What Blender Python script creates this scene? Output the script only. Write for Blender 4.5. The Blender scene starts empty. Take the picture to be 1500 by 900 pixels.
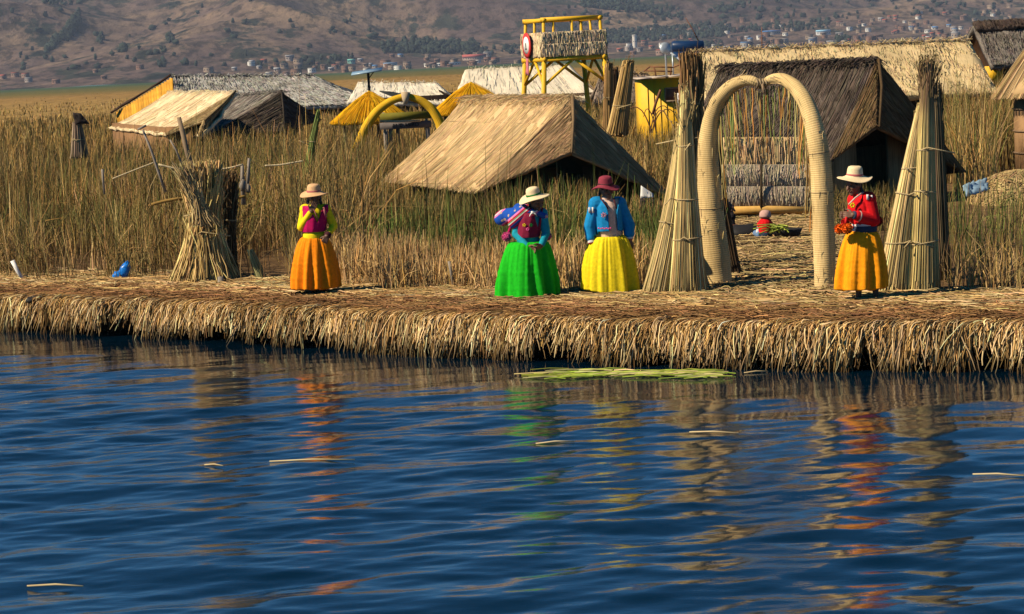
import bpy, bmesh, math, random
import numpy as np
from mathutils import Vector, Matrix, noise
RAD = math.radians
rng = np.random.default_rng(11)
random.seed(11)
S = bpy.context.scene
COL = S.collection

# ------------------------------------------------------------------ camera, sky, sun, exposure
F = 3300.0                      # focal length in photo pixels (1500 px wide)
EYE = 3.4                       # eye height above the lake, metres (boat deck)
ROLL = math.atan(0.052)
PITCH = math.atan((450 - 91) * math.cos(ROLL) / F)
c_f = np.array([0, math.cos(PITCH), -math.sin(PITCH)])
r0 = np.array([1.0, 0, 0]); u0 = np.array([0, math.sin(PITCH), math.cos(PITCH)])
c_r = math.cos(ROLL) * r0 - math.sin(ROLL) * u0
c_u = math.sin(ROLL) * r0 + math.cos(ROLL) * u0
EV = np.array([0, 0, EYE])
cam_d = bpy.data.cameras.new('camera'); cam = bpy.data.objects.new('camera', cam_d); COL.objects.link(cam)
cam.matrix_world = Matrix(((c_r[0], c_u[0], -c_f[0], 0), (c_r[1], c_u[1], -c_f[1], 0), (c_r[2], c_u[2], -c_f[2], EYE), (0, 0, 0, 1)))
cam_d.sensor_width = 36; cam_d.lens = F / 1500 * 36
cam_d.clip_start = 0.1; cam_d.clip_end = 20000
S.camera = cam

SUN_DIR = np.array([-0.72, -0.235, 0.65]); SUN_DIR /= np.linalg.norm(SUN_DIR)
sun_el = math.asin(SUN_DIR[2]); sun_az = math.atan2(SUN_DIR[0], SUN_DIR[1])
W = bpy.data.worlds.new('World'); S.world = W; W.use_nodes = True
nt = W.node_tree; nt.nodes.clear()
sky = nt.nodes.new('ShaderNodeTexSky'); sky.sky_type = 'NISHITA'; sky.sun_disc = False
sky.sun_elevation = sun_el; sky.sun_rotation = sun_az
sky.altitude = 3800; sky.air_density = 1.0; sky.dust_density = 0.0; sky.ozone_density = 4.0
bg = nt.nodes.new('ShaderNodeBackground'); bg.inputs[1].default_value = 0.052
wo = nt.nodes.new('ShaderNodeOutputWorld')
flt = nt.nodes.new('ShaderNodeMix'); flt.data_type = 'RGBA'; flt.blend_type = 'MULTIPLY'; flt.inputs[0].default_value = 1.0; flt.inputs[7].default_value = (.045, .90, 1.22, 1)   # deep, polarised high altitude blue
nt.links.new(sky.outputs[0], flt.inputs[6]); nt.links.new(flt.outputs[2], bg.inputs[0]); nt.links.new(bg.outputs[0], wo.inputs[0])
sd = bpy.data.lights.new('sun', 'SUN'); sd.energy = 5.0; sd.angle = RAD(0.5); sd.color = (1.0, 0.86, 0.62)
so = bpy.data.objects.new('sun', sd); COL.objects.link(so)
so.rotation_euler = Vector(SUN_DIR).to_track_quat('Z', 'Y').to_euler()
S.view_settings.view_transform = 'Standard'; S.view_settings.look = 'None'
S.view_settings.exposure = 0.55; S.view_settings.gamma = 1.0
S.view_settings.use_curve_mapping = False
S.cycles.max_bounces = 6; S.cycles.diffuse_bounces = 1; S.cycles.glossy_bounces = 3
S.cycles.transmission_bounces = 2; S.cycles.transparent_max_bounces = 4; S.cycles.volume_bounces = 0
S.cycles.use_denoising = True

def ray(px, py):
    d = c_f + c_r * (px - 750) / F - c_u * (py - 450) / F
    return d / d[1]
def P(px, py, Y):                                  # point seen at a photo pixel, Y metres out
    return EV + ray(px, py) * Y
def G(px, py, z=0.5):                              # point seen at a photo pixel, at height z
    d = ray(px, py); return EV + d * ((z - EYE) / d[2])
def proj(p):
    v = np.asarray(p) - EV
    z = v @ c_f
    return 750 + F * (v @ c_r) / z, 450 - F * (v @ c_u) / z

# ------------------------------------------------------------------ helpers
def tag(o, label=None, cat=None, group=None, kind=None):
    if label: o['label'] = label
    if cat: o['category'] = cat
    if group: o['group'] = group
    if kind: o['kind'] = kind
    return o
def root(name, loc, label, cat, group=None):
    o = bpy.data.objects.new(name, None); o.empty_display_size = 0.1
    COL.objects.link(o); o.location = Vector([float(t) for t in loc])
    return tag(o, label, cat, group)

class MB:
    def __init__(s): s.V = []; s.F = []; s.C = []; s.U = []; s.n = 0
    def add(s, V, Fc, col=(1, 1, 1), uv=None):
        V = np.asarray(V, float).reshape(-1, 3); k = len(V)
        col = np.asarray(col, float)
        if col.ndim == 1: col = np.tile(col, (k, 1))
        uv = np.zeros((k, 2)) if uv is None else np.asarray(uv, float)
        if isinstance(Fc, np.ndarray): s.F.append(Fc + s.n)
        else:
            g = {}
            for f in Fc: g.setdefault(len(f), []).append(f)
            for kk in g: s.F.append(np.array(g[kk]) + s.n)
        s.V.append(V); s.C.append(col); s.U.append(uv); s.n += k
        return s
    def build(s, name, mat, parent=None, smooth=False):
        V = np.concatenate(s.V); C = np.concatenate(s.C); U = np.concatenate(s.U)
        if parent is not None: V = V - np.array(parent.location)
        tot = np.concatenate([np.full(len(f), f.shape[1]) for f in s.F])
        idx = np.concatenate([f.ravel() for f in s.F]).astype(np.int32)
        me = bpy.data.meshes.new(name)
        me.vertices.add(len(V)); me.vertices.foreach_set('co', V.ravel().astype(np.float32))
        me.loops.add(len(idx)); me.loops.foreach_set('vertex_index', idx)
        me.polygons.add(len(tot))
        st = np.concatenate([[0], np.cumsum(tot)[:-1]]).astype(np.int32)
        me.polygons.foreach_set('loop_start', st)
        me.update(calc_edges=True); me.validate()
        ca = me.color_attributes.new('Col', 'FLOAT_COLOR', 'POINT')
        ca.data.foreach_set('color', np.c_[C, np.ones(len(C))].ravel().astype(np.float32))
        ul = me.uv_layers.new(name='UVMap')
        li = np.empty(len(me.loops), np.int32); me.loops.foreach_get('vertex_index', li)
        ul.data.foreach_set('uv', U[li].ravel().astype(np.float32))
        if smooth: me.polygons.foreach_set('use_smooth', np.ones(len(me.polygons), bool))
        me.materials.append(mat)
        o = bpy.data.objects.new(name, me); COL.objects.link(o)
        if parent is not None: o.parent = parent
        return o

def nrm(v):
    v = np.asarray(v, float); return v / max(np.linalg.norm(v), 1e-9)
def tube(mb, pts, rad, seg=10, col=(1, 1, 1), cap=True, flat=1.0):
    pts = np.asarray(pts, float); n = len(pts); rad = np.broadcast_to(np.asarray(rad, float), (n,))
    T = np.gradient(pts, axis=0); T /= np.maximum(np.linalg.norm(T, axis=1)[:, None], 1e-9)
    ref = np.array([0, 0, 1.0]) if abs(T[0][2]) < .9 else np.array([1.0, 0, 0])
    a = nrm(np.cross(T[0], ref)); V = []; U = []; L = 0
    an = np.arange(seg) * 2 * math.pi / seg
    for i in range(n):
        a = nrm(a - T[i] * (a @ T[i])); b = np.cross(T[i], a)
        if i: L += np.linalg.norm(pts[i] - pts[i - 1])
        V.append(pts[i] + rad[i] * (np.cos(an)[:, None] * a + flat * np.sin(an)[:, None] * b))
        U.append(np.c_[np.abs(an / math.pi - 1) * math.pi * rad.max(), np.full(seg, L)])
    Fc = [(i * seg + j, i * seg + (j + 1) % seg, (i + 1) * seg + (j + 1) % seg, (i + 1) * seg + j) for i in range(n - 1) for j in range(seg)]
    if cap: Fc += [tuple(range(seg))[::-1], tuple((n - 1) * seg + j for j in range(seg))]
    mb.add(np.concatenate(V), Fc, col, np.concatenate(U)); return mb
def box(mb, c, size, rot=0.0, col=(1, 1, 1), axes=None):
    sx, sy, sz = [t / 2 for t in size]
    if axes is None: axes = (np.array([math.cos(rot), math.sin(rot), 0]), np.array([-math.sin(rot), math.cos(rot), 0]), np.array([0, 0, 1.0]))
    V = [np.asarray(c, float) + axes[0] * i * sx + axes[1] * j * sy + axes[2] * k * sz for i in (-1, 1) for j in (-1, 1) for k in (-1, 1)]
    Fc = [(0, 1, 3, 2), (4, 6, 7, 5), (0, 4, 5, 1), (2, 3, 7, 6), (0, 2, 6, 4), (1, 5, 7, 3)]
    uv = [(i * sx + j * sy, k * sz) for i in (-1, 1) for j in (-1, 1) for k in (-1, 1)]
    mb.add(V, Fc, col, uv); return mb
def lathe(mb, c, prof, seg=32, col=(1, 1, 1), M=None, wob=None):
    V = []; n = len(prof)
    for i, (r, z) in enumerate(prof):
        for j in range(seg):
            t = j * 2 * math.pi / seg
            v = np.array([r * math.cos(t), r * math.sin(t), z])
            if wob: v = wob(v, t, i)
            if M is not None: v = M @ v
            V.append(v + c)
    Fc = [(i * seg + j, i * seg + (j + 1) % seg, (i + 1) * seg + (j + 1) % seg, (i + 1) * seg + j) for i in range(n - 1) for j in range(seg)]
    Fc += [tuple(range(seg))[::-1], tuple((n - 1) * seg + j for j in range(seg))]
    mb.add(V, Fc, col); return mb
def ball(mb, c, r, seg=14, ring=9, col=(1, 1, 1), M=None, rough=0.0):
    r = np.broadcast_to(np.asarray(r, float), (3,)); V = [];
    for i in range(1, ring):
        p = math.pi * i / ring
        for j in range(seg):
            t = 2 * math.pi * j / seg
            v = np.array([math.sin(p) * math.cos(t), math.sin(p) * math.sin(t), math.cos(p)]) * r * (1 + rough * rng.normal())
            V.append((M @ v if M is not None else v) + c)
    tp = np.array([0, 0, r[2]]); V.append((M @ tp if M is not None else tp) + c); V.append((M @ -tp if M is not None else -tp) + c)
    k = (ring - 1) * seg
    Fc = [(i * seg + j, (i + 1) * seg + j, (i + 1) * seg + (j + 1) % seg, i * seg + (j + 1) % seg) for i in range(ring - 2) for j in range(seg)]
    Fc += [(k, j, (j + 1) % seg) for j in range(seg)] + [(k + 1, (ring - 2) * seg + (j + 1) % seg, (ring - 2) * seg + j) for j in range(seg)]
    mb.add(V, Fc, col); return mb
def straws(mb, C, w, col, sides=3):
    """C (N,K,3) centre lines, w radius (N,K) or (N,1), col (N,3) or (N,K,3)"""
    N, K, _ = C.shape
    T = np.gradient(C, axis=1); T /= np.maximum(np.linalg.norm(T, axis=2, keepdims=True), 1e-9)
    ref = rng.normal(size=(N, 1, 3))
    a = np.cross(T, np.broadcast_to(ref, T.shape)); a /= np.maximum(np.linalg.norm(a, axis=2, keepdims=True), 1e-9)
    b = np.cross(T, a)
    w = np.broadcast_to(w, (N, K))[..., None]
    if sides == 2: V = np.stack([C + a * w, C - a * w], 2)
    else:
        V = np.stack([C + w * (math.cos(t) * a + math.sin(t) * b) for t in np.arange(sides) * 2 * math.pi / sides], 2)
    base = np.arange(N * K).reshape(N, K) * sides
    q = []
    for j in range(1 if sides == 2 else sides):
        j2 = (j + 1) % sides
        q.append(np.stack([base[:, :-1] + j, base[:, :-1] + j2, base[:, 1:] + j2, base[:, 1:] + j], -1).reshape(-1, 4))
    col = np.asarray(col, float)
    if col.ndim == 2: col = col[:, None, :]
    col = np.broadcast_to(col, (N, K, 3))
    col = np.repeat(col.reshape(-1, 3), sides, 0)
    L = np.linalg.norm(np.diff(C, axis=1), axis=2).cumsum(1); L = np.c_[np.zeros(N), L]
    uv = np.stack([np.broadcast_to(rng.uniform(0, 20, (N, 1)), (N, K)), L], -1)
    uv = np.repeat(uv.reshape(-1, 2), sides, 0)
    mb.add(V.reshape(-1, 3), np.concatenate(q), np.clip(col, 0.003, 1), uv); return mb
def vary(c, n, s=0.25, hue=0.06):
    c = np.asarray(c, float)
    return np.clip(c * np.exp(rng.normal(0, s, (n, 1))) * (1 + rng.normal(0, hue, (n, 3))), 0.004, 0.95)
def patch(mb, p00, p10, p11, p01, nu=12, nv=10, thick=0.07, col=(1, 1, 1), bump=0.015, sag=0.0, edge=None, n_straw=0, scol=None, over=0.12, sr=0.006, slen=(.5, 1.3), out=None, lift=0.02):
    """thatched sheet: u runs along the ridge, v down the straws"""
    p00, p10, p11, p01 = [np.asarray(t, float) for t in (p00, p10, p11, p01)]
    N = nrm(np.cross(p10 - p00 + p11 - p01, p01 - p00 + p11 - p10))
    if out is None: out = np.array([0, -.3, 1.0])
    if N @ out < 0: N = -N
    def pt(u, v):
        u = np.asarray(u)[..., None]; v = np.asarray(v)[..., None]
        p = (p00 * (1 - u) + p10 * u) * (1 - v) + (p01 * (1 - u) + p11 * u) * v
        p = p - N * sag * np.sin(np.clip(v, 0, 1) * math.pi)
        if edge is not None: p = p + np.array([0, 0, 1.0]) * edge(u) * np.clip(v, 0, 2) ** 2
        return p
    uu, vv = np.meshgrid(np.linspace(0, 1, nu + 1), np.linspace(0, 1, nv + 1), indexing='ij')
    top = pt(uu, vv) + N * (rng.normal(0, bump, uu.shape))[..., None]
    bot = top - N * thick
    wid = (np.linalg.norm(p10 - p00) + np.linalg.norm(p11 - p01)) / 2; ln = np.linalg.norm(p01 - p00)
    uv = np.stack([uu * wid, vv * ln], -1).reshape(-1, 2)
    idx = np.arange((nu + 1) * (nv + 1)).reshape(nu + 1, nv + 1); k = idx.size
    Fc = [(idx[i, j], idx[i + 1, j], idx[i + 1, j + 1], idx[i, j + 1]) for i in range(nu) for j in range(nv)]
    Fc += [(k + idx[i, j + 1], k + idx[i + 1, j + 1], k + idx[i + 1, j], k + idx[i, j]) for i in range(nu) for j in range(nv)]
    rim = [idx[i, 0] for i in range(nu)] + [idx[nu, j] for j in range(nv)] + [idx[i, nv] for i in range(nu, 0, -1)] + [idx[0, j] for j in range(nv, 0, -1)]
    for i in range(len(rim)):
        a, b = rim[i], rim[(i + 1) % len(rim)]; Fc.append((b, a, k + a, k + b))
    mb.add(np.concatenate([top.reshape(-1, 3), bot.reshape(-1, 3)]), Fc, col, np.concatenate([uv, uv + .3]))
    if n_straw:
        K = 4
        L = rng.uniform(*slen, n_straw) / ln
        v1 = np.minimum(rng.uniform(0.05, 1.0 + over * 2.2, n_straw), 1 + rng.uniform(0, over, n_straw) / max(ln, .3))
        v0 = np.maximum(v1 - L, -0.02)
        u = rng.uniform(0, 1, n_straw); du = rng.normal(0, .04, n_straw) / max(wid, .5)
        t = np.linspace(0, 1, K)[None]
        C = pt(np.clip(u[:, None] + du[:, None] * t, 0, 1), v0[:, None] + (v1 - v0)[:, None] * t)
        C = C + N * (rng.uniform(.004, lift, (n_straw, 1)) + rng.uniform(0, .02, (n_straw, 1)) * t)[..., None]
        straws(mb, C, rng.uniform(.6, 1.3, (n_straw, 1)) * sr, vary(scol if scol is not None else col, n_straw, .14))
    return mb

# ------------------------------------------------------------------ materials
def mat(name, base=None, rough=0.8, spec=0.2, metal=0.0):
    m = bpy.data.materials.new(name); m.use_nodes = True
    b = m.node_tree.nodes['Principled BSDF']
    if base: b.inputs['Base Color'].default_value = (*base, 1)
    b.inputs['Roughness'].default_value = rough; b.inputs['Metallic'].default_value = metal
    b.inputs['Specular IOR Level'].default_value = spec
    return m, m.node_tree, b
def N_(t, kind, **kw):
    n = t.nodes.new(kind)
    for k, v in kw.items(): setattr(n, k, v)
    return n
def ramp(t, stops):
    r = N_(t, 'ShaderNodeValToRGB'); e = r.color_ramp.elements
    while len(e) < len(stops): e.new(0.5)
    for el, (p, c) in zip(e, stops): el.position = p; el.color = (*c, 1) if len(c) == 3 else c
    return r
def mul(t, a, b, fac=1.0, mode='MULTIPLY'):
    m = N_(t, 'ShaderNodeMix', data_type='RGBA', blend_type=mode); m.inputs[0].default_value = fac
    t.links.new(a, m.inputs[6]); t.links.new(b, m.inputs[7]); return m.outputs[2]
def straw_mat(name, lo=0.5, hi=1.3, su=45, sv=1.6, blotch=0.35, bump=0.25, rough=0.85, bands=None):
    m, t, b = mat(name, rough=rough, spec=0.15)
    at = N_(t, 'ShaderNodeAttribute', attribute_name='Col')
    uv = N_(t, 'ShaderNodeUVMap'); mp = N_(t, 'ShaderNodeMapping'); mp.inputs['Scale'].default_value = (su, sv, 1)
    t.links.new(uv.outputs[0], mp.inputs[0])
    n1 = N_(t, 'ShaderNodeTexNoise'); n1.inputs['Scale'].default_value = 1; n1.inputs['Detail'].default_value = 4
    t.links.new(mp.outputs[0], n1.inputs['Vector'])
    r1 = ramp(t, [(.28, (lo,) * 3), (.72, (hi,) * 3)]); t.links.new(n1.outputs[0], r1.inputs[0])
    tc = N_(t, 'ShaderNodeTexCoord')
    n2 = N_(t, 'ShaderNodeTexNoise'); n2.inputs['Scale'].default_value = 1.7; n2.inputs['Detail'].default_value = 5
    t.links.new(tc.outputs['Object'], n2.inputs['Vector'])
    r2 = ramp(t, [(.3, (1 - blotch, 1 - blotch * 1.05, 1 - blotch * 1.1)), (.7, (1 + blotch * .6,) * 3)]); t.links.new(n2.outputs[0], r2.inputs[0])
    c = mul(t, at.outputs[0], r1.outputs[0]); c = mul(t, c, r2.outputs[0])
    h = n1.outputs[0]
    if bands:
        wv = N_(t, 'ShaderNodeTexWave', bands_direction='Y'); wv.inputs['Scale'].default_value = bands; wv.inputs['Distortion'].default_value = .6
        wv.inputs['Detail'].default_value = 1.5
        t.links.new(uv.outputs[0], wv.inputs['Vector'])
        r3 = ramp(t, [(.05, (.78, .74, .66)), (.4, (1.03,) * 3)]); t.links.new(wv.outputs[1], r3.inputs[0])
        c = mul(t, c, r3.outputs[0]); h = wv.outputs[1]
    t.links.new(c, b.inputs['Base Color'])
    if bump:
        bp = N_(t, 'ShaderNodeBump'); bp.inputs['Strength'].default_value = bump; bp.inputs['Distance'].default_value = .02
        t.links.new(h, bp.inputs['Height']); t.links.new(bp.outputs[0], b.inputs['Normal'])
    return m
def cloth_mat(name, c, var=0.18, scale=30, rough=0.85, sheen=0.1, vert=False):
    m, t, b = mat(name, rough=rough, spec=0.12)
    tc = N_(t, 'ShaderNodeTexCoord')
    n = N_(t, 'ShaderNodeTexNoise'); n.inputs['Scale'].default_value = scale; n.inputs['Detail'].default_value = 5
    t.links.new(tc.outputs['Object'], n.inputs['Vector'])
    r = ramp(t, [(.3, tuple(x * (1 - var) for x in c)), (.7, tuple(min(1, x * (1 + var * .6)) for x in c))])
    t.links.new(n.outputs[0], r.inputs[0]); t.links.new(r.outputs[0], b.inputs['Base Color'])
    n3 = N_(t, 'ShaderNodeTexNoise'); n3.inputs['Scale'].default_value = 16; n3.inputs['Detail'].default_value = 7; n3.inputs['Roughness'].default_value = .6
    mp3 = N_(t, 'ShaderNodeMapping'); mp3.inputs['Scale'].default_value = (1.6, 1.6, .6); t.links.new(tc.outputs['Object'], mp3.inputs[0]); t.links.new(mp3.outputs[0], n3.inputs['Vector'])
    bp = N_(t, 'ShaderNodeBump'); bp.inputs['Strength'].default_value = .25; bp.inputs['Distance'].default_value = .012
    t.links.new(n3.outputs[0], bp.inputs['Height']); t.links.new(bp.outputs[0], b.inputs['Normal'])
    return m
M = {}
M['thatch'] = straw_mat('thatch', .45, 1.35)
M['straw'] = straw_mat('straw', .7, 1.2, su=3, sv=4, blotch=.3, bump=0)
M['reed'] = straw_mat('reed', .75, 1.15, su=3, sv=2, blotch=.35, bump=0)
M['woven'] = straw_mat('woven_reed', .78, 1.12, su=40, sv=5, blotch=.28, bump=.15, bands=12.0)
M['roof_mat'] = straw_mat('fine_reed_roof', .70, 1.18, su=75, sv=.55, blotch=.24, bump=.2)
M['mat'] = straw_mat('smooth_reed_mat', .84, 1.1, su=42, sv=1.2, blotch=.14, bump=.12)
M['shag_pale'] = straw_mat('pale_shaggy_thatch', .8, 1.15, su=30, sv=6, blotch=.18, bump=.3)
M['shag'] = straw_mat('shaggy_thatch', .35, 1.45, su=22, sv=5, blotch=.3, bump=.5)
def paint(name, c, rough=.6, wear=.3, wc=(.25, .18, .08), sc=9, metal=0.0):
    m, t, b = mat(name, rough=rough, spec=.3, metal=metal)
    tc = N_(t, 'ShaderNodeTexCoord'); n = N_(t, 'ShaderNodeTexNoise'); n.inputs['Scale'].default_value = sc; n.inputs['Detail'].default_value = 7
    n.inputs['Roughness'].default_value = .65
    t.links.new(tc.outputs['Object'], n.inputs['Vector'])
    r = ramp(t, [(.3, tuple(x * (1 - wear) + y * wear for x, y in zip(c, wc))), (.48, c), (.75, tuple(min(1, x * 1.08) for x in c))])
    t.links.new(n.outputs[0], r.inputs[0]); t.links.new(r.outputs[0], b.inputs['Base Color'])
    return m
M['yellow'] = paint('yellow_paint', (.72, .40, .012))
M['yellow_straw'] = straw_mat('yellow_dyed_straw', .55, 1.25, su=40, sv=2, blotch=.3, bump=.3)
M['wood'] = paint('weathered_wood', (.22, .15, .09), .8, .5, (.07, .05, .04), 14)
M['grey_wood'] = paint('grey_wood', (.23, .19, .155), .8, .5, (.12, .1, .08), 14)
M['metal'] = paint('grey_metal', (.42, .46, .50), .4, .4, (.2, .2, .2), 12, metal=.4)
M['rust'] = paint('rusty_metal', (.17, .07, .035), .8, .5, (.07, .04, .03), 10)
M['dark'] = paint('dark_matter', (.012, .011, .012), .7, .3, (.02, .02, .02))
M['navy'] = paint('navy_enamel', (.008, .03, .09), .35, .3, (.01, .015, .03))
M['panel'] = paint('solar_panel', (.22, .32, .42), .25, .3, (.1, .15, .2), 3)
M['rope'] = straw_mat('rope', .6, 1.2, su=4, sv=60, blotch=.2, bump=.2)
M['red'] = paint('red_paint', (.55, .03, .03)); M['white'] = paint('white_paint', (.75, .72, .68), .7, .3, (.4, .35, .3))
M['tin'] = paint('tin_sheet', (.45, .36, .29), .55, .5, (.22, .11, .06), 6)
M['skin'] = paint('skin', (.15, .074, .048), .55, .3, (.07, .03, .02), 20)
M['hair'] = paint('black_hair', (.010, .008, .008), .45, .3, (.015, .01, .01), 30)
M['blue_plastic'] = paint('blue_plastic', (.01, .17, .6), .3, .3, (.01, .06, .3), 20)
# ------------------------------------------------------------------ the shore line in plan
_ep = np.array([G(x, y, 0.0)[:2] for x, y in [(-60, 484), (0, 487), (250, 499), (500, 516), (750, 530), (1000, 541), (1250, 545), (1500, 547), (1560, 547)]])
E0 = _ep[1]; Tn = nrm(_ep[7] - _ep[1]); Nn = np.array([-Tn[1], Tn[0]])
_es = (_ep - E0) @ Tn; _ee = (_ep - E0) @ Nn
_es = np.concatenate([[-60], _es, [80]]); _ee = np.concatenate([[_ee[0]], _ee, [_ee[-1]]])
def edge_off(s): return np.interp(s, _es, _ee) + .05 * np.sin(s * 2.3) + .04 * np.sin(s * 5.1 + 1)
def SD(s, d):
    s = np.asarray(s, float); d = np.asarray(d, float)
    return E0 + Tn * s[..., None] + Nn * (edge_off(s) + d)[..., None]
def to_sd(xy):
    v = np.asarray(xy) - E0; s = v @ Tn; return s, v @ Nn - edge_off(s)
PR_D = np.array([.60, .52, .42, .10, .18, .32, .55, .95, 1.5, 2.2, 4, 10, 60, 160])
PR_Z = np.array([-.6, .0, .16, .40, .445, .47, .485, .49, .5, .5, .49, .47, .45, .3])
def ground_z(d): return np.interp(d, PR_D[4:], PR_Z[4:])

# ------------------------------------------------------------------ water
def build_water():
    x0, x1, y0, y1 = -10.5, 10.5, 10.5, 34.0
    nx, ny = 460, 1000
    X, Y = np.meshgrid(np.linspace(x0, x1, nx), np.linspace(y0, y1, ny), indexing='ij')
    Z = np.zeros_like(X); r = np.random.default_rng(5)
    for i in range(120):
        lam = 0.14 * (13.0 ** r.uniform(0, 1)); k = 2 * math.pi / lam
        th = math.pi / 2 + .10 + r.normal(0, .42)
        slope = .0071 * (1.1 if lam > .9 else (1.0 if lam > .3 else .85))
        Z += slope / k * 1.41 * np.sin(k * (X * math.cos(th) + Y * math.sin(th)) + r.uniform(0, 6.28))
    # calmer and livelier patches
    cal = .62 + .38 * np.sin(X * .35 + Y * .8 + 1) * np.sin(Y * .5 - X * .2)
    s, d = to_sd(np.stack([X, Y], -1))
    near = np.clip(-d / 4.5, .25, 1)
    fade = np.clip(np.minimum(np.minimum(X - x0, x1 - X), np.minimum(Y - y0, y1 - Y)) / .8, 0, 1)
    Z *= fade * near * (.7 + .45 * cal)
    mb = MB(); idx = np.arange(nx * ny).reshape(nx, ny)
    q = np.stack([idx[:-1, :-1], idx[1:, :-1], idx[1:, 1:], idx[:-1, 1:]], -1).reshape(-1, 4)
    B = 4000.0
    V = np.concatenate([np.stack([X, Y, Z], -1).reshape(-1, 3), [[-B, -B, 0], [B, -B, 0], [B, 2 * B, 0], [-B, 2 * B, 0]]])
    n0 = nx * ny; c = [idx[0, 0], idx[-1, 0], idx[-1, -1], idx[0, -1]]
    fr = [[n0 + i, n0 + (i + 1) % 4, int(c[(i + 1) % 4]), int(c[i])] for i in range(4)]
    mb.add(V, np.concatenate([q, np.array(fr)]))
    m, t, b = mat('lake_water', (.0003, .0085, .020), .01, .5); b.inputs['IOR'].default_value = 1.62
    tc = N_(t, 'ShaderNodeTexCoord'); mp = N_(t, 'ShaderNodeMapping'); mp.inputs['Scale'].default_value = (1, 2.1, 1); mp.inputs['Rotation'].default_value = (0, 0, -.1)
    t.links.new(tc.outputs['Object'], mp.inputs[0])
    n = N_(t, 'ShaderNodeTexNoise'); n.inputs['Scale'].default_value = 10; n.inputs['Detail'].default_value = 4; n.inputs['Roughness'].default_value = .6
    t.links.new(mp.outputs[0], n.inputs['Vector'])
    bp = N_(t, 'ShaderNodeBump'); bp.inputs['Strength'].default_value = .13; bp.inputs['Distance'].default_value = .012
    t.links.new(n.outputs[0], bp.inputs['Height']); t.links.new(bp.outputs[0], b.inputs['Normal'])
    o = mb.build('water', m, smooth=True); tag(o, kind='structure')
build_water()

# ------------------------------------------------------------------ floating reed island, marsh
def build_island():
    s = np.arange(-45, 60, .22); prof_d = np.concatenate([PR_D[:9], np.arange(1.9, 16, .4), np.arange(17, 60, 3), [80, 120, 160]])
    pz = np.interp(prof_d[9:], PR_D[3:], PR_Z[3:]); pz = np.concatenate([PR_Z[:9], pz])
    Sg, Dg = np.meshgrid(s, prof_d, indexing='ij')
    Z = np.tile(pz, (len(s), 1))
    Zn = np.array([[noise.noise(Vector((a * 1.3, b * 2.0, 3))) for b in prof_d] for a in s])
    Z = Z + Zn * np.where(Dg > .5, .045, .03) * np.clip(Dg + .3, 0, 1)
    XY = SD(Sg, Dg); V = np.concatenate([XY, Z[..., None]], -1).reshape(-1, 3)
    idx = np.arange(Z.size).reshape(Z.shape)
    q = np.stack([idx[:-1, :-1], idx[1:, :-1], idx[1:, 1:], idx[:-1, 1:]], -1).reshape(-1, 4)
    mb = MB(); mb.add(V, q)
    m, t, b = mat('matted_reed_ground', rough=.95, spec=.1)
    tc = N_(t, 'ShaderNodeTexCoord'); n = N_(t, 'ShaderNodeTexNoise'); n.inputs['Scale'].default_value = 6; n.inputs['Detail'].default_value = 8; n.inputs['Roughness'].default_value = .7
    t.links.new(tc.outputs['Object'], n.inputs['Vector'])
    r = ramp(t, [(.3, (.035, .020, .012)), (.5, (.13, .075, .035)), (.72, (.26, .165, .075))]); t.links.new(n.outputs[0], r.inputs[0])
    sp = N_(t, 'ShaderNodeSeparateXYZ'); t.links.new(tc.outputs['Object'], sp.inputs[0])
    rz = ramp(t, [(.0, (.10, .09, .09)), (.55, (.45, .42, .4)), (1, (1, 1, 1))])          # wet peat below, dry straw on top
    mr = N_(t, 'ShaderNodeMapRange'); mr.inputs[1].default_value = 0.12; mr.inputs[2].default_value = .46
    t.links.new(sp.outputs[2], mr.inputs[0]); t.links.new(mr.outputs[0], rz.inputs[0])
    t.links.new(mul(t, r.outputs[0], rz.outputs[0]), b.inputs['Base Color'])
    bp = N_(t, 'ShaderNodeBump'); bp.inputs['Strength'].default_value = .6; bp.inputs['Distance'].default_value = .05
    t.links.new(n.outputs[0], bp.inputs['Height']); t.links.new(bp.outputs[0], b.inputs['Normal'])
    tag(mb.build('ground', m, smooth=True), kind='structure')
build_island()

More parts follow.
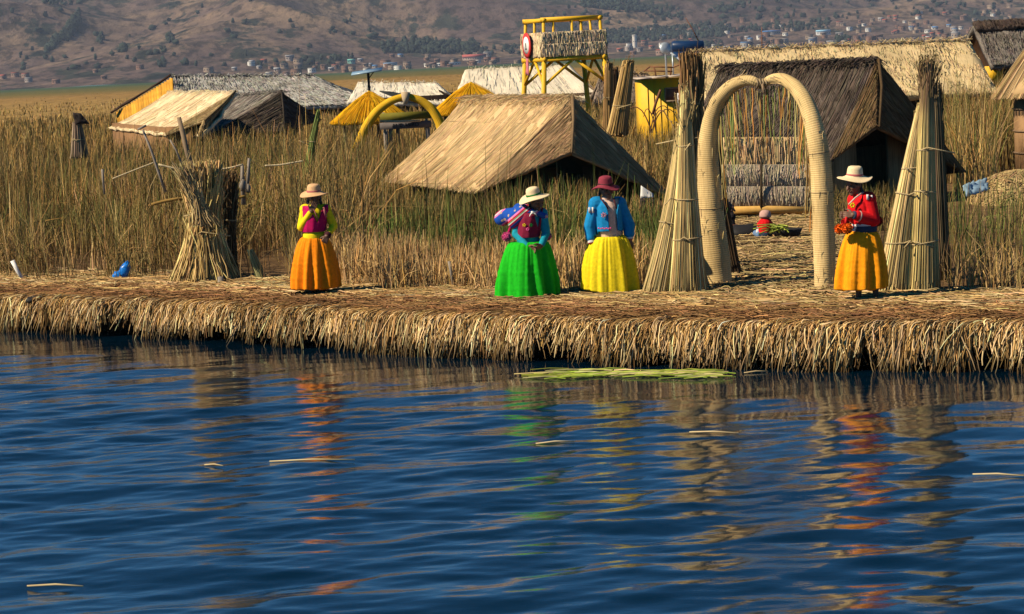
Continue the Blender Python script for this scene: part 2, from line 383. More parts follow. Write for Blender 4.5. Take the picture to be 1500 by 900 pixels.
def build_marsh():
    ys = np.concatenate([np.linspace(105, 420, 52), np.linspace(440, 2420, 50)]); xs = np.linspace(-1, 1, 90)
    V = []; 
    for y in ys:
        hw = 60 + y * .62
        for x in xs:
            z = .35 + 1.0 * min(1, (y - 105) / 40.0) + .10 * noise.noise(Vector((x * hw * .06, y * .05, 1))) + .08 * noise.noise(Vector((x * hw * .4, y * .3, 2)))
            V.append((x * hw, y, z))
    idx = np.arange(len(V)).reshape(len(ys), len(xs))
    q = np.stack([idx[:-1, :-1], idx[:-1, 1:], idx[1:, 1:], idx[1:, :-1]], -1).reshape(-1, 4)
    mb = MB(); mb.add(V, q)
    m, t, b = mat('far_reed_marsh', rough=.95, spec=.05)
    tc = N_(t, 'ShaderNodeTexCoord'); sp = N_(t, 'ShaderNodeSeparateXYZ'); t.links.new(tc.outputs['Object'], sp.inputs[0])
    mr = N_(t, 'ShaderNodeMapRange'); mr.inputs[1].default_value = 130; mr.inputs[2].default_value = 1500
    n0 = N_(t, 'ShaderNodeTexNoise'); n0.inputs['Scale'].default_value = .012; n0.inputs['Detail'].default_value = 3; t.links.new(tc.outputs['Object'], n0.inputs['Vector'])
    ad = N_(t, 'ShaderNodeMath', operation='MULTIPLY_ADD'); ad.inputs[1].default_value = 220; t.links.new(n0.outputs[0], ad.inputs[0]); t.links.new(sp.outputs[1], ad.inputs[2])
    t.links.new(ad.outputs[0], mr.inputs[0])
    r = ramp(t, [(.0, (.24, .165, .06)), (.10, (.30, .19, .065)), (.28, (.27, .16, .055)), (.40, (.14, .115, .04)), (.7, (.10, .10, .04)), (1, (.055, .085, .04))])
    t.links.new(mr.outputs[0], r.inputs[0])
    mp = N_(t, 'ShaderNodeMapping'); mp.inputs['Scale'].default_value = (1.6, .12, .3); t.links.new(tc.outputs['Object'], mp.inputs[0])
    n = N_(t, 'ShaderNodeTexNoise'); n.inputs['Scale'].default_value = 1; n.inputs['Detail'].default_value = 6; t.links.new(mp.outputs[0], n.inputs['Vector'])
    r2 = ramp(t, [(.3, (.6,) * 3), (.7, (1.25,) * 3)]); t.links.new(n.outputs[0], r2.inputs[0])
    t.links.new(mul(t, r.outputs[0], r2.outputs[0]), b.inputs['Base Color'])
    tag(mb.build('marsh', m, smooth=True), kind='structure')
build_marsh()

# ------------------------------------------------------------------ hills
def sstep(a, b, x):
    t = min(1, max(0, (x - a) / (b - a))); return t * t * (3 - 2 * t)
def hill_z(x, y):
    lf = sstep(260, -420, x - (y - 3500) * .05)
    y0 = 2440 + 760 * (1 - lf)
    up = max(0.0, y - y0)
    z = 1.0 + max(0, y - 2380) * (.010 + .006 * (1 - lf)) + up * (.078 - .012 * (1 - lf)) * min(1, .35 + up / 900)
    a = min(1.0, up / 700)
    v = Vector((x / 900 + 3.1, y / 900, 0.3))
    rg = 1 - abs(noise.noise(v)) * 2
    rg2 = 1 - abs(noise.noise(Vector((x / 330 + 7, y / 420, 1.7)))) * 2
    z += a * (72 * (rg - .5) + 42 * (rg2 - .5)) + (a * 8 + .8) * noise.noise(Vector((x / 95, y / 120, 5))) + a * 5.0 * noise.noise(Vector((x / 38, y / 45, 9)))
    return z
def build_hills():
    ys = np.concatenate([np.linspace(2380, 4300, 170), np.linspace(4320, 6600, 110)]); xs = np.linspace(-2600, 2600, 300)
    V = [(x * (.55 + .45 * y / 6600), y, hill_z(x * (.55 + .45 * y / 6600), y)) for y in ys for x in xs]
    idx = np.arange(len(V)).reshape(len(ys), len(xs))
    q = np.stack([idx[:-1, :-1], idx[:-1, 1:], idx[1:, 1:], idx[1:, :-1]], -1).reshape(-1, 4)
    mb = MB(); mb.add(V, q)
    m, t, b = mat('dry_hillside', rough=.95, spec=.05)
    tc = N_(t, 'ShaderNodeTexCoord')
    def nz(scale, det, vec=(1, 1, 1), ro=.6):
        mp = N_(t, 'ShaderNodeMapping'); mp.inputs['Scale'].default_value = vec; t.links.new(tc.outputs['Object'], mp.inputs[0])
        n = N_(t, 'ShaderNodeTexNoise'); n.inputs['Scale'].default_value = scale; n.inputs['Detail'].default_value = det; n.inputs['Roughness'].default_value = ro
        t.links.new(mp.outputs[0], n.inputs['Vector']); return n.outputs[0]
    a = ramp(t, [(.32, (.050, .034, .033)), (.5, (.108, .073, .060)), (.68, (.22, .150, .092))]); t.links.new(nz(.0045, 9, (1, .45, 1), .68), a.inputs[0])
    bsh = ramp(t, [(.53, (0, 0, 0)), (.58, (1, 1, 1))]); t.links.new(nz(.017, 10, (1, .42, 1), .66), bsh.inputs[0])
    mx = N_(t, 'ShaderNodeMix', data_type='RGBA'); t.links.new(bsh.outputs[0], mx.inputs[0]); t.links.new(a.outputs[0], mx.inputs[6]); mx.inputs[7].default_value = (.030, .032, .022, 1)
    fi = ramp(t, [(.35, (.72,) * 3), (.65, (1.3,) * 3)]); t.links.new(nz(.05, 5, (1, .3, 1), .7), fi.inputs[0])
    b2 = ramp(t, [(.50, (1, 1, 1)), (.57, (.42, .44, .42))]); t.links.new(nz(.055, 6, (1, .5, 1), .7), b2.inputs[0])
    c = mul(t, mx.outputs[2], fi.outputs[0]); c = mul(t, c, b2.outputs[0])
    t.links.new(c, b.inputs['Base Color'])
    bp = N_(t, 'ShaderNodeBump'); bp.inputs['Strength'].default_value = .8; bp.inputs['Distance'].default_value = 14
    t.links.new(nz(.012, 8, (1, .6, 1), .62), bp.inputs['Height']); t.links.new(bp.outputs[0], b.inputs['Normal'])
    tag(mb.build('hills', m, smooth=True), kind='structure')
build_hills()
def hill_hit(px, py):
    d = ray(px, py); y = 2385.0
    while y < 6500:
        p = EV + d * y
        if p[2] <= hill_z(p[0], y): return p
        y += 9
    return None

# ------------------------------------------------------------------ far town: every house a thing
def house_mesh(name, w, d, h, rh, wall, roof, win=True):
    mb = MB(); x, y = w / 2, d / 2
    V = [(-x, -y, -3), (x, -y, -3), (x, y, -3), (-x, y, -3), (-x, -y, h), (x, -y, h), (x, y, h), (-x, y, h)]
    mb.add(V, [(0, 1, 5, 4), (1, 2, 6, 5), (2, 3, 7, 6), (3, 0, 4, 7)], wall)
    e = .4
    mb.add([(-x - e, -y - e, h - .1), (x + e, -y - e, h - .1), (x + e, y + e, h - .1), (-x - e, y + e, h - .1), (-x - e, 0, h + rh), (x + e, 0, h + rh)],
           [(0, 1, 5, 4), (2, 3, 4, 5), (3, 0, 4), (1, 2, 5), (0, 3, 2, 1)], roof)
    if win:
        for i in range(max(1, int(w / 3))):
            cx = -x + (i + .5) * w / max(1, int(w / 3))
            box(mb, (cx, -y - .02, h * .5), (1.1, .12, 1.2), col=(.03, .03, .035))
    return mb
mcol, _t, _b = mat('painted_house', rough=.9); _a = N_(_t, 'ShaderNodeAttribute', attribute_name='Col'); _t.links.new(_a.outputs[0], _b.inputs['Base Color'])
H_KINDS = [((.20, .115, .085), (.17, .10, .08), 'small brown brick house in the far lakeside town'),
           ((.27, .20, .15), (.15, .11, .095), 'small tan adobe house in the far lakeside town'),
           ((.62, .60, .57), (.34, .31, .29), 'small whitewashed house in the far lakeside town'),
           ((.30, .25, .23), (.36, .36, .38), 'small house with a grey tin roof in the far lakeside town'),
           ((.24, .16, .13), (.33, .085, .06), 'small house with a red roof in the far lakeside town'),
           ((.32, .30, .29), (.09, .22, .46), 'small house with a bright blue roof in the far lakeside town')]
protos = []
for i, (wc, rc, lb) in enumerate(H_KINDS):
    for (w, d, h, rh) in ((6.5, 5, 3.2, 1.2), (9, 6, 5.6, .5)):
        o = house_mesh('town_house', w, d, h, rh, wc, rc).build('town_house', mcol)
        tag(o, lb, 'house', 'houses of the far lakeside town: ' + lb.split(' in the')[0]); protos.append([o, False])
def put_house(p, k, rot, sc=1.0):
    pr = protos[k]
    if not pr[1]: o = pr[0]; pr[1] = True
    else: o = pr[0].copy(); COL.objects.link(o)
    o.location = (p[0], p[1], hill_z(p[0], p[1])); o.rotation_euler = (0, 0, rot); o.scale = (sc, sc, sc)
r_ = np.random.default_rng(21); n_h = 0; used_xy = []
for (xa, xb, ya, yb, n) in [(905, 1500, 28, 74, 185), (385, 775, 82, 106, 66), (0, 380, 102, 118, 14), (1290, 1500, 12, 34, 14)]:
    k = 0; tries = 0
    while k < n and tries < n * 6:
        tries += 1
        px = r_.uniform(xa, xb); py = ya + (yb - ya) * r_.beta(1.6, 1.2) - (px - (xa + xb) / 2) * .045
        p = hill_hit(px, py)
        if p is None or p[1] > 4200 or any(abs(p[0] - q[0]) < 9 and abs(p[1] - q[1]) < 9 for q in used_xy): continue
        used_xy.append(p)
        kind = r_.choice(6, p=[.36, .24, .15, .12, .09, .04]) * 2 + int(r_.uniform() < .4)
        put_house(p, kind, r_.normal(0, .35), r_.uniform(.75, 1.15)); k += 1
for pr in protos:
    if not pr[1]: bpy.data.objects.remove(pr[0])
# larger far buildings
def far_building(px, py, w, d, h, rh, wall, roof, label, cat):
    p = hill_hit(px, py); o = house_mesh('far_building', w, d, h, rh, wall, roof).build('far_building', mcol)
    o.location = (p[0], p[1], hill_z(p[0], p[1])); o.name = 'far_building'; tag(o, label, cat)
far_building(648, 96.5, 40, 9, 2.4, .8, (.7, .68, .64), (.62, .6, .57), 'long low white shed on the far shore below the dark grove', 'shed')
far_building(695, 88, 30, 12, 4, 3.2, (.4, .3, .26), (.36, .09, .08), 'long red roofed hall on the far shore left of the watchtower', 'hall')
far_building(930, 70, 6, 6, 17, 1, (.62, .57, .52), (.5, .46, .42), 'pale tower block standing alone in the far town right of the watchtower', 'tower')
far_building(1130, 52, 26, 9, 5, 1, (.32, .3, .29), (.06, .2, .5), 'long building with a bright blue roof in the far town', 'hall')
far_building(1206, 52, 20, 10, 5, 2, (.5, .5, .52), (.25, .45, .62), 'pale blue hall in the far town behind the long thatched roof', 'hall')
far_building(572, 98, 16, 8, 4, 1, (.66, .64, .6), (.16, .26, .42), 'white lakeside building with a blue roof right of the solar panel', 'building')
far_building(515, 94, 9, 8, 4, 1.5, (.2, .42, .38), (.15, .4, .36), 'turquoise house on the far shore above the grey thatched roof', 'house')

# ------------------------------------------------------------------ far dark groves (woods that read as one mass)
def build_groves():
    mb = MB(); rr = np.random.default_rng(4)
    U = []; 
    for i in range(1, 5):
        p = math.pi * i / 5
        for j in range(7):
            t = 2 * math.pi * j / 7; U.append((math.sin(p) * math.cos(t), math.sin(p) * math.sin(t), math.cos(p)))
    U.append((0, 0, 1)); U.append((0, 0, -1)); U = np.array(U)
    Fq = [(i * 7 + j, (i + 1) * 7 + j, (i + 1) * 7 + (j + 1) % 7, i * 7 + (j + 1) % 7) for i in range(3) for j in range(7)] + [(28, j, (j + 1) % 7) for j in range(7)] + [(29, 21 + (j + 1) % 7, 21 + j) for j in range(7)]
    spots = []
    for (xa, ya, xb, yb, th, n) in [(560, 70, 700, 72, 9, 260), (600, 62, 650, 66, 5, 30), (700, 78, 770, 76, 5, 30), (880, 57, 1062, 46, 9, 420), (1155, 42, 1215, 36, 6, 50), (1060, 46, 1150, 40, 4, 40),
                                 (68, 76, 98, 52, 4, 90), (98, 56, 116, 26, 9, 240), (780, 60, 890, 56, 8, 160), (60, 4, 120, 2, 6, 50), (850, 2, 935, 10, 10, 260), (935, 14, 1000, 26, 5, 40), (1040, 20, 1090, 10, 4, 30), (1440, 62, 1500, 56, 3, 20), (145, 60, 150, 62, 5, 8), (175, 74, 182, 76, 5, 9), (240, 56, 255, 60, 5, 10), (1225, 60, 1245, 60, 4, 14), (1000, 70, 1060, 66, 4, 25), (380, 96, 520, 88, 5, 22), (20, 92, 330, 84, 14, 34), (330, 60, 560, 40, 26, 24), (0, 50, 400, 30, 30, 20), (1050, 20, 1500, 8, 14, 90), (780, 30, 1000, 20, 14, 50)]:
        for _ in range(n):
            t = rr.uniform(); spots.append((xa + (xb - xa) * t, ya + (yb - ya) * t + rr.uniform(-th, th)))
    for (px, py) in spots:
        p = hill_hit(px, py)
        if p is None: continue
        h = rr.uniform(3.5, 7.5) * (1 + .25 * (p[1] > 4000)); w = h * rr.uniform(.35, .6)
        V = U * np.array([w * rr.uniform(.7, 1.5), w, h * .55]) * np.exp(rr.normal(0, .26, (len(U), 1))) + np.array([p[0], p[1], hill_z(p[0], p[1]) + h * .45])
        mb.add(V, Fq, np.array([.017, .025, .018]) * rr.uniform(.6, 1.5))
    o = mb.build('far_grove', mcol); tag(o, 'dark groves of trees on the far hillside and along the far shore', 'trees', kind='stuff')
build_groves()

# ------------------------------------------------------------------ the air between
def build_haze():
    mb = MB(); x, y0, y1, z0, z1 = 2950, -60, 6700, -1.0, 620
    V = [(-x, y0, z0), (x, y0, z0), (x, y1, z0), (-x, y1, z0), (-x, y0, z1), (x, y0, z1), (x, y1, z1), (-x, y1, z1)]
    mb.add(V, [(0, 3, 2, 1), (4, 5, 6, 7), (0, 1, 5, 4), (1, 2, 6, 5), (2, 3, 7, 6), (3, 0, 4, 7)])
    m = bpy.data.materials.new('haze'); m.use_nodes = True; t = m.node_tree; t.nodes.clear()
    v = N_(t, 'ShaderNodeVolumePrincipled'); v.inputs['Color'].default_value = (.62, .74, 1, 1); v.inputs['Density'].default_value = HAZE
    o = N_(t, 'ShaderNodeOutputMaterial'); t.links.new(v.outputs[0], o.inputs['Volume'])
    ob = mb.build('haze', m); tag(ob, 'thin blue haze over the lake and far hills', kind='stuff')
HAZE = 0.00006
build_haze()
# ------------------------------------------------------------------ huts
def hut(label, A, B, CL, CR, K, thatch='thatch', col=(.45, .33, .19), gcol=None, scol=None, n_straw=900, door=None, gz=.45, wall_col=(.2, .13, .07), name='reed_hut', sag=.06, gable=True, edge=None, sr=.007, cat='hut', gn=300, lift=.02, slen=(.5, 1.3), seams=()):
    """A near ridge end, B far ridge end, CL / CR eave corners of the gable, K foot of the gable's crease"""
    A, B, CL, CR, K = [np.asarray(t, float) for t in (A, B, CL, CR, K)]
    DL, DR = B + (CL - A), B + (CR - A)
    base = np.array([(CL[0] + CR[0] + DL[0] + DR[0]) / 4, (CL[1] + CR[1] + DL[1] + DR[1]) / 4, gz])
    rt = root(name, base, label, cat)
    gcol = col if gcol is None else gcol; scol = col if scol is None else scol
    ax = nrm((A - B) * np.array([1, 1, 0]))
    mb = MB(); patch(mb, B, A, CL, DL, 26, 12, .09, col, .02, sag, edge, n_straw, scol, sr=sr, lift=lift, slen=slen, out=nrm(CL - CR) + np.array([0, 0, 1.0])); mb.build('roof_slope', M[thatch], rt)
    for v in seams:
        N = nrm(np.cross(A - B, CL - A)); N = N if N[2] > 0 else -N; q = [B * (1 - v) + DL * v, A * (1 - v) + CL * v]
        ms = MB(); tube(ms, [q[0] * (1 - u) + q[1] * u + N * (.012 - sag * math.sin(v * math.pi) + rng.normal(0, .004)) for u in np.linspace(.01, .99, 22)], .011, 6, np.array(col) * .55); ms.build('seam_cord', M['rope'], rt)
    mb = MB(); patch(mb, A, B, DR, CR, 14, 8, .09, col, .02, sag, None, n_straw // 4, scol, sr=sr, out=nrm(CR - CL) + np.array([0, 0, 1.0])); mb.build('roof_slope', M[thatch], rt)
    if n_straw:
        n = n_straw // 4; u = rng.uniform(0, 1, n); c0 = B + (A - B) * u[:, None]
        side = rng.choice([-1, 1], n)[:, None] * nrm(CL - CR) * rng.uniform(.1, .3, (n, 1))
        C = np.stack([c0 - side * .5 + [0, 0, .02], c0 + [0, 0, .05] + rng.normal(0, .02, (n, 3)), c0 + side + np.c_[rng.normal(0, .05, (n, 2)), rng.uniform(-.16, .02, n)]], 1)
        mr = MB(); straws(mr, C, sr, vary(scol, n)); mr.build('ridge_thatch', M['straw'], rt)
    if gable:
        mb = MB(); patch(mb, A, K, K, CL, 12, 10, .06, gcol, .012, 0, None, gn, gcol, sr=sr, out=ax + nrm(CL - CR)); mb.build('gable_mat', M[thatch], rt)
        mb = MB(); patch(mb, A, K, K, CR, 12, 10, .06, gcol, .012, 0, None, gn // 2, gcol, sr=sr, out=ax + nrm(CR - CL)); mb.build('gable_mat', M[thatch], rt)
        mb = MB(); tube(mb, [A + ax * .03 + [0, 0, .03], A * .6 + K * .4 + ax * .1, K + ax * .06], [.03, .028, .02], 8, np.array(gcol) * .5); mb.build('gable_seam', M['rope'], rt)
    # low walls under the eaves, a doorway in the gable wall
    ins = .14; nl = nrm((CR - CL) * np.array([1, 1, 0]))
    wl, wr, wbl, wbr = [np.array([*p[:2], 0]) for p in (CL + (CR - CL) * ins - ax * .5, CR - (CR - CL) * ins - ax * .5, DL + (DR - DL) * ins + ax * .3, DR - (DR - DL) * ins + ax * .3)]
    zt = CL[2] + (A[2] - CL[2]) * ins * 1.2
    def wall(a, b, za, zb):
        m2 = MB(); c = (a + b) / 2; L = np.linalg.norm(b - a); d = nrm(b - a)
        box(m2, (c[0], c[1], (za + zb) / 2), (L, .07, zb - za), math.atan2(d[1], d[0]), wall_col); m2.build('wall', M[thatch], rt)
    wall(wl, wbl, gz - .3, zt); wall(wr, wbr, gz - .3, zt); wall(wbl, wbr, gz - .3, zt)
    dc, dw, dh = door if door else (.5, .22, 1.4)
    p1 = wl + (wr - wl) * (dc - dw / 2); p2 = wl + (wr - wl) * (dc + dw / 2)
    wall(wl, p1, gz - .3, zt + .02); wall(p2, wr, gz - .3, zt + .02)
    return rt

# near golden hut, its gable turned to the lake
A = P(838, 144, 38.2); B = P(681, 145, 44.2)
hut('golden reed hut with a dark doorway just behind the woman in the maroon hat', A, B, P(703, 279, 37.7), P(984, 290, 38.9), P(836, 224, 37.45),
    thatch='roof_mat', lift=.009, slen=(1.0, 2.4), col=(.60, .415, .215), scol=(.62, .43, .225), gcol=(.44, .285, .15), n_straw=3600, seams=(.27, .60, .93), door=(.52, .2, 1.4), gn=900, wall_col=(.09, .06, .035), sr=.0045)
# brown hut behind the tall arch
A = P(1285, 89, 41.6); B = P(1056, 99, 43.6)
hut('large dark brown thatched hut behind the tall woven arch, with a black doorway', A, B, P(1219, 232, 39.9), P(1412, 250, 42.4), P(1284, 186, 40.35),
    col=(.105, .079, .063), scol=(.115, .087, .069), gcol=(.19, .118, .055), n_straw=3000, door=(.46, .34, 1.4), edge=lambda u: .40 * np.sin(np.clip(u * 1.5 - .12, 0, 1) * math.pi), gn=900, wall_col=(.30, .2, .10), sr=.008)
# left-hand group
A = P(345, 135, 63); B = P(246, 135, 75)
hut('tan reed hut with a wide smooth roof, leftmost and lowest of the left huts', A, B, P(242, 197, 62.3), P(292, 199, 61.4), P(300, 176, 61.6), col=(.72, .56, .34), scol=(.74, .58, .36), gcol=(.36, .25, .12), n_straw=260, thatch='mat', wall_col=(.24, .13, .06), sr=.006, lift=.012)
A = P(412, 135, 69.5); B = P(352, 140, 76)
hut('dark grey reed hut between the tan hut and the yellow cone roof', A, B, P(302, 202, 68.0), P(470, 176, 71), P(417, 192, 68.2), col=(.24, .21, .185), scol=(.25, .22, .19), gcol=(.085, .065, .05), n_straw=700, wall_col=(.10, .07, .05), sr=.010)

def shed_hut(label, tl, tr, br, bl, Yt, Yb, thatch, col, n_straw, wall_col, wall_mat='thatch', gz=.4, sr=.01, ridge_col=None, back=3.0, side_l=None, over=.1, name='reed_hut', cat='hut', window=None, slen=(.5, 1.3), lift=.03):
    """hut whose long roof slope faces the lake: ridge tl-tr at depth Yt, eave bl-br at depth Yb (photo pixels)"""
    a, b, c, d = P(*tl, Yt), P(*tr, Yt), P(*br, Yb), P(*bl, Yb)
    base = (a + b + c + d) / 4; base[2] = gz; rt = root(name, base, label, cat)
    mb = MB(); patch(mb, a, b, c, d, 34, 10, .16, col, .025, .05, None, n_straw, col, over=over, sr=sr, slen=slen, lift=lift); mb.build('roof_slope', M[thatch], rt)
    c2 = b + np.array([c[0] - b[0], Yt - Yb + .2, c[2] - b[2]]); d2 = a + np.array([d[0] - a[0], Yt - Yb + .2, d[2] - a[2]])
    mb = MB(); patch(mb, a, b, c2, d2, 20, 6, .12, col, .02, .05, None, n_straw // 6, col, sr=sr, out=np.array([0, 1, 1.0])); mb.build('roof_slope', M[thatch], rt)
    if ridge_col is not None:
        mb = MB(); patch(mb, a + [0, 0, .1], b + [0, 0, .1], b * .8 + c * .2 + [0, -.05, .12], a * .8 + d * .2 + [0, -.05, .12], 30, 4, .1, ridge_col, .03, 0, None, n_straw // 3, ridge_col, sr=sr); mb.build('ridge_cap', M['shag'], rt)
    n = max(80, n_straw // 6); u = rng.uniform(0, 1, n); c0 = a + (b - a) * u[:, None]
    C = np.stack([c0 + [0, .1, -.05], c0 + [0, 0, .04], c0 + np.c_[rng.normal(0, .1, n), rng.normal(0, .1, n), rng.uniform(.0, .16, n)]], 1)
    mr = MB(); straws(mr, C, sr, vary(col, n)); mr.build('ridge_thatch', M['straw'], rt)
    ins = .25
    def wall(p, q, zt, nm='wall'):
        m2 = MB(); L = np.linalg.norm((q - p)[:2]); e = nrm((q - p) * [1, 1, 0])
        box(m2, (*((p + q) / 2)[:2], (zt + gz - .3) / 2), (L, .08, zt - gz + .3), math.atan2(e[1], e[0]), wall_col); return m2.build(nm, M[wall_mat], rt)
    f1, f2 = d + [ins, .5, 0], c + [-ins, .5, 0]; k1, k2 = d2 + [ins, -.4, 0], c2 + [-ins, -.4, 0]
    wall(f1, f2, d[2] + .1); wall(k1, k2, d[2] + .1)
    for p, q, top in ((f1, k1, a), (f2, k2, b)):                       # gable ends
        m2 = MB(); t = np.array([top[0] + (ins if p is f1 else -ins), top[1], top[2] - .12]); e = nrm(q - p)
        nn = np.array([-e[1], e[0], 0]) * .05
        pl = [np.array([*p[:2], gz - .3]), np.array([*q[:2], gz - .3]), np.array([*q[:2], d2[2] + .02]), t, np.array([*p[:2], d[2] + .02])]
        V = [x + nn for x in pl] + [x - nn for x in pl]
        m2.add(V, [(0, 1, 2, 3, 4), (9, 8, 7, 6, 5)] + [(i, (i + 1) % 5, 5 + (i + 1) % 5, 5 + i) for i in range(5)], wall_col, [(x[1] + x[0], x[2]) for x in V]); m2.build('gable_wall', M[wall_mat], rt)
    if window:
        m2 = MB(); w = P(*window[:2], Yb + .45); box(m2, w, (window[2], .06, window[3]), 0, window[4]); m2.build('window', M['yellow'], rt)
    return rt
# long bright roof
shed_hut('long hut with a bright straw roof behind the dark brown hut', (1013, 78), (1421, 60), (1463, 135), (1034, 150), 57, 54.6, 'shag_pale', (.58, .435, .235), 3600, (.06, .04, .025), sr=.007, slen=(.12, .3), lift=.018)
# grey hut far right
shed_hut('weathered grey thatched hut at the far right with a darker ridge', (1425, 37), (1580, 28), (1600, 84), (1452, 96), 72, 69, 'shag', (.17, .145, .125), 1500, (.22, .10, .035), ridge_col=(.075, .052, .042), sr=.012, window=(1456, 110, .55, .55, (1, .75, .6)), slen=(.2, .5))
# grey shaggy roof with the orange gable
rt = shed_hut('long ragged grey roofed hut with an orange plank gable behind the tan hut', (249, 113), (462, 112), (548, 152), (257, 164), 99, 95.5, 'shag', (.37, .355, .33), 2600, (.10, .06, .04), sr=.014, slen=(.2, .5), lift=.06)
a = P(247, 114, 98); b = P(171, 165, 101.0); c = P(256, 165, 95.6)
mb = MB(); n3 = 22
for i in range(n3):
    u = (i + .5) / n3; p = b + (c - b) * u; top = b + (a - b) * u if u < .98 else a
    zt = b[2] + (a[2] - b[2]) * u
    box(mb, (p[0], p[1] - .004 * (i % 2), (zt + .3) / 2), (np.linalg.norm((c - b)[:2]) / n3 * .995, .05, zt - .3), math.atan2((c - b)[1], (c - b)[0]), np.array([.62, .30, .035]) * rng.uniform(.8, 1.1))
mb.build('plank_gable', M['straw'], rt)
mb = MB(); a2 = a + [0.1, -.05, .14]; b2 = b + [-.25, -.05, .04]
patch(mb, b2, a2, a2 + [0, -.18, -.02], b2 + [0, -.18, -.02], 10, 3, .07, (.045, .025, .018), .02, out=np.array([-.5, 0, 1])); mb.build('gable_board', M['straw'], rt)
# cream huts
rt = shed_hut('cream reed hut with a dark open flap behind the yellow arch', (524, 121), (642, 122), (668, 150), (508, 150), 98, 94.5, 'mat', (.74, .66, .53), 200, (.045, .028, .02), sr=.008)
mb = MB(); fl = [P(556, 134, 94.9), P(604, 140, 94.8), P(626, 154, 94.3), P(600, 150, 94.4)]
patch(mb, P(556, 133, 95), P(600, 138, 95), P(628, 154, 94), P(590, 146, 94.3), 6, 5, .05, (.035, .04, .04), .01); mb.build('flap_opening_shade', M['thatch'], rt)  # dark opening at the flap, its shade put into a near-black sheet
shed_hut('long cream reed hut behind the watchtower', (681, 102), (834, 95), (889, 145), (662, 150), 96.5, 92.5, 'mat', (.70, .61, .47), 260, (.26, .16, .085), sr=.008)
# brown small roof right of tower, low
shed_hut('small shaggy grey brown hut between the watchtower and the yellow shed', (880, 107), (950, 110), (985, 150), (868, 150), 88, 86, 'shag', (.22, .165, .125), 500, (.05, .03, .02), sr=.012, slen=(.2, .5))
# hut cut by the right edge of the frame
rt = root('reed_hut', (*P(1560, 250, 46)[:2], .45), 'small rounded reed hut beside the straw mound at the right edge', 'hut')
ctr = P(1586, 136, 46.5); mb = MB(); R1 = 1.55
prof = [(R1 + .18, 0), (R1 + .2, .1), (1.35, .55), (.95, 1.1), (.5, 1.6), (.06, 1.95)]
lathe(mb, ctr, prof, 40, (.42, .28, .14), wob=lambda v, t, i: v * (1 + .015 * math.sin(t * 9)))
n = 900; t = rng.uniform(0, 6.28, n); C = np.stack([np.stack([np.cos(t) * r, np.sin(t) * r, np.full(n, z)], -1) for r, z in ((.3, 1.75), (.97, 1.13), (1.4, .56), (1.82, -.03))], 1) + ctr
straws(mb, C + rng.normal(0, .015, (n, 1, 3)), .010, vary((.44, .30, .15), n)); mb.build('roof', M['thatch'], rt)
mb = MB(); hz = ctr[2] - .15
lathe(mb, np.array([ctr[0], ctr[1], 0]), [(1.4, .2), (1.4, hz + .3)], 36, (.34, .2, .1))
for zz in (1.0, 1.45, 1.9):
    lathe(mb, np.array([ctr[0], ctr[1], zz]), [(1.41, -.02), (1.44, 0), (1.41, .02)], 36, (.24, .16, .1))
mb.build('wall', M['thatch'], rt)

# mat wall that stands in front of the brown hut, seen through the arch
rt = root('reed_mat_screen', P(1122, 320, 39.2) * [1, 1, 0] + [0, 0, .5], 'pale reed mat wall with two shaggy grey bands, seen through the tall arch', 'screen')
def mat_panel(nm, x0, x1, y0, y1, Yd, col, thick, n, mt='shag_pale', bulge=.0):
    a, b, c, d = P(x0, y0, Yd), P(x1, y0, Yd), P(x1, y1, Yd), P(x0, y1, Yd); mb = MB()
    patch(mb, a, b, c, d, 20, 8, thick, col, .015, -bulge, None, n, col, over=.05, out=np.array([0, -1, .1]), slen=(.2, .6), sr=.007, lift=.03); return mb.build(nm, M[mt], rt)
mat_panel('reed_mat', 1060, 1188, 202, 266, 39.35, (.72, .50, .26), .10, 300)
for x0, x1 in ((1058, 1114), (1117, 1192)):
    mat_panel('shaggy_band', x0, x1, 242, 277, 39.16, (.52, .42, .30), .12, 500, 'shag_pale', .05)
    mat_panel('shaggy_band', x0, x1, 274, 308, 39.0, (.47, .38, .275), .14, 500, 'shag_pale', .06)
mb = MB(); a, b = P(1056, 309, 38.9), P(1192, 309, 38.9); tube(mb, [a, a * .5 + b * .5 + [0, 0, .02], b], .07, 10, (.62, .36, .10)); mb.build('base_roll', M['straw'], rt)
mat_panel('reed_mat', 1060, 1190, 310, 334, 39.0, (.40, .25, .11), .08, 500)
mb = MB(); tube(mb, [P(1115.5, 238, 38.95), P(1115, 310, 38.85)], .022, 8, (.05, .035, .02)); mb.build('pole', M['straw'], rt)

# ------------------------------------------------------------------ yellow shed with water heater
Ys = 60
rt = root('painted_shed', P(975, 200, Ys) * [1, 1, 0] + [0, 0, .4], 'bright yellow plank shed with a brown shutter and flat tin roof', 'shed')
x0, x1 = P(939, 130, Ys), P(1048, 130, Ys); ztop = P(939, 118, Ys)[2]; zr = P(1040, 110, Ys)[2]
mb = MB(); V = [(x0[0], Ys - .03, .3), (x1[0], Ys - .03, .3), (x1[0], Ys - .03, zr), (x0[0], Ys - .03, ztop)]; V += [(x, y + .06, z) for x, y, z in V]
mb.add(V, [(0, 1, 2, 3), (7, 6, 5, 4), (0, 4, 5, 1), (1, 5, 6, 2), (2, 6, 7, 3), (3, 7, 4, 0)])
for i in range(1, 12): u = i / 12; box(mb, (x0[0] + (x1[0] - x0[0]) * u, Ys - .034, (ztop + .3) / 2 + .01), (.012, .012, ztop - .36))
mb.build('front_wall', M['yellow'], rt)
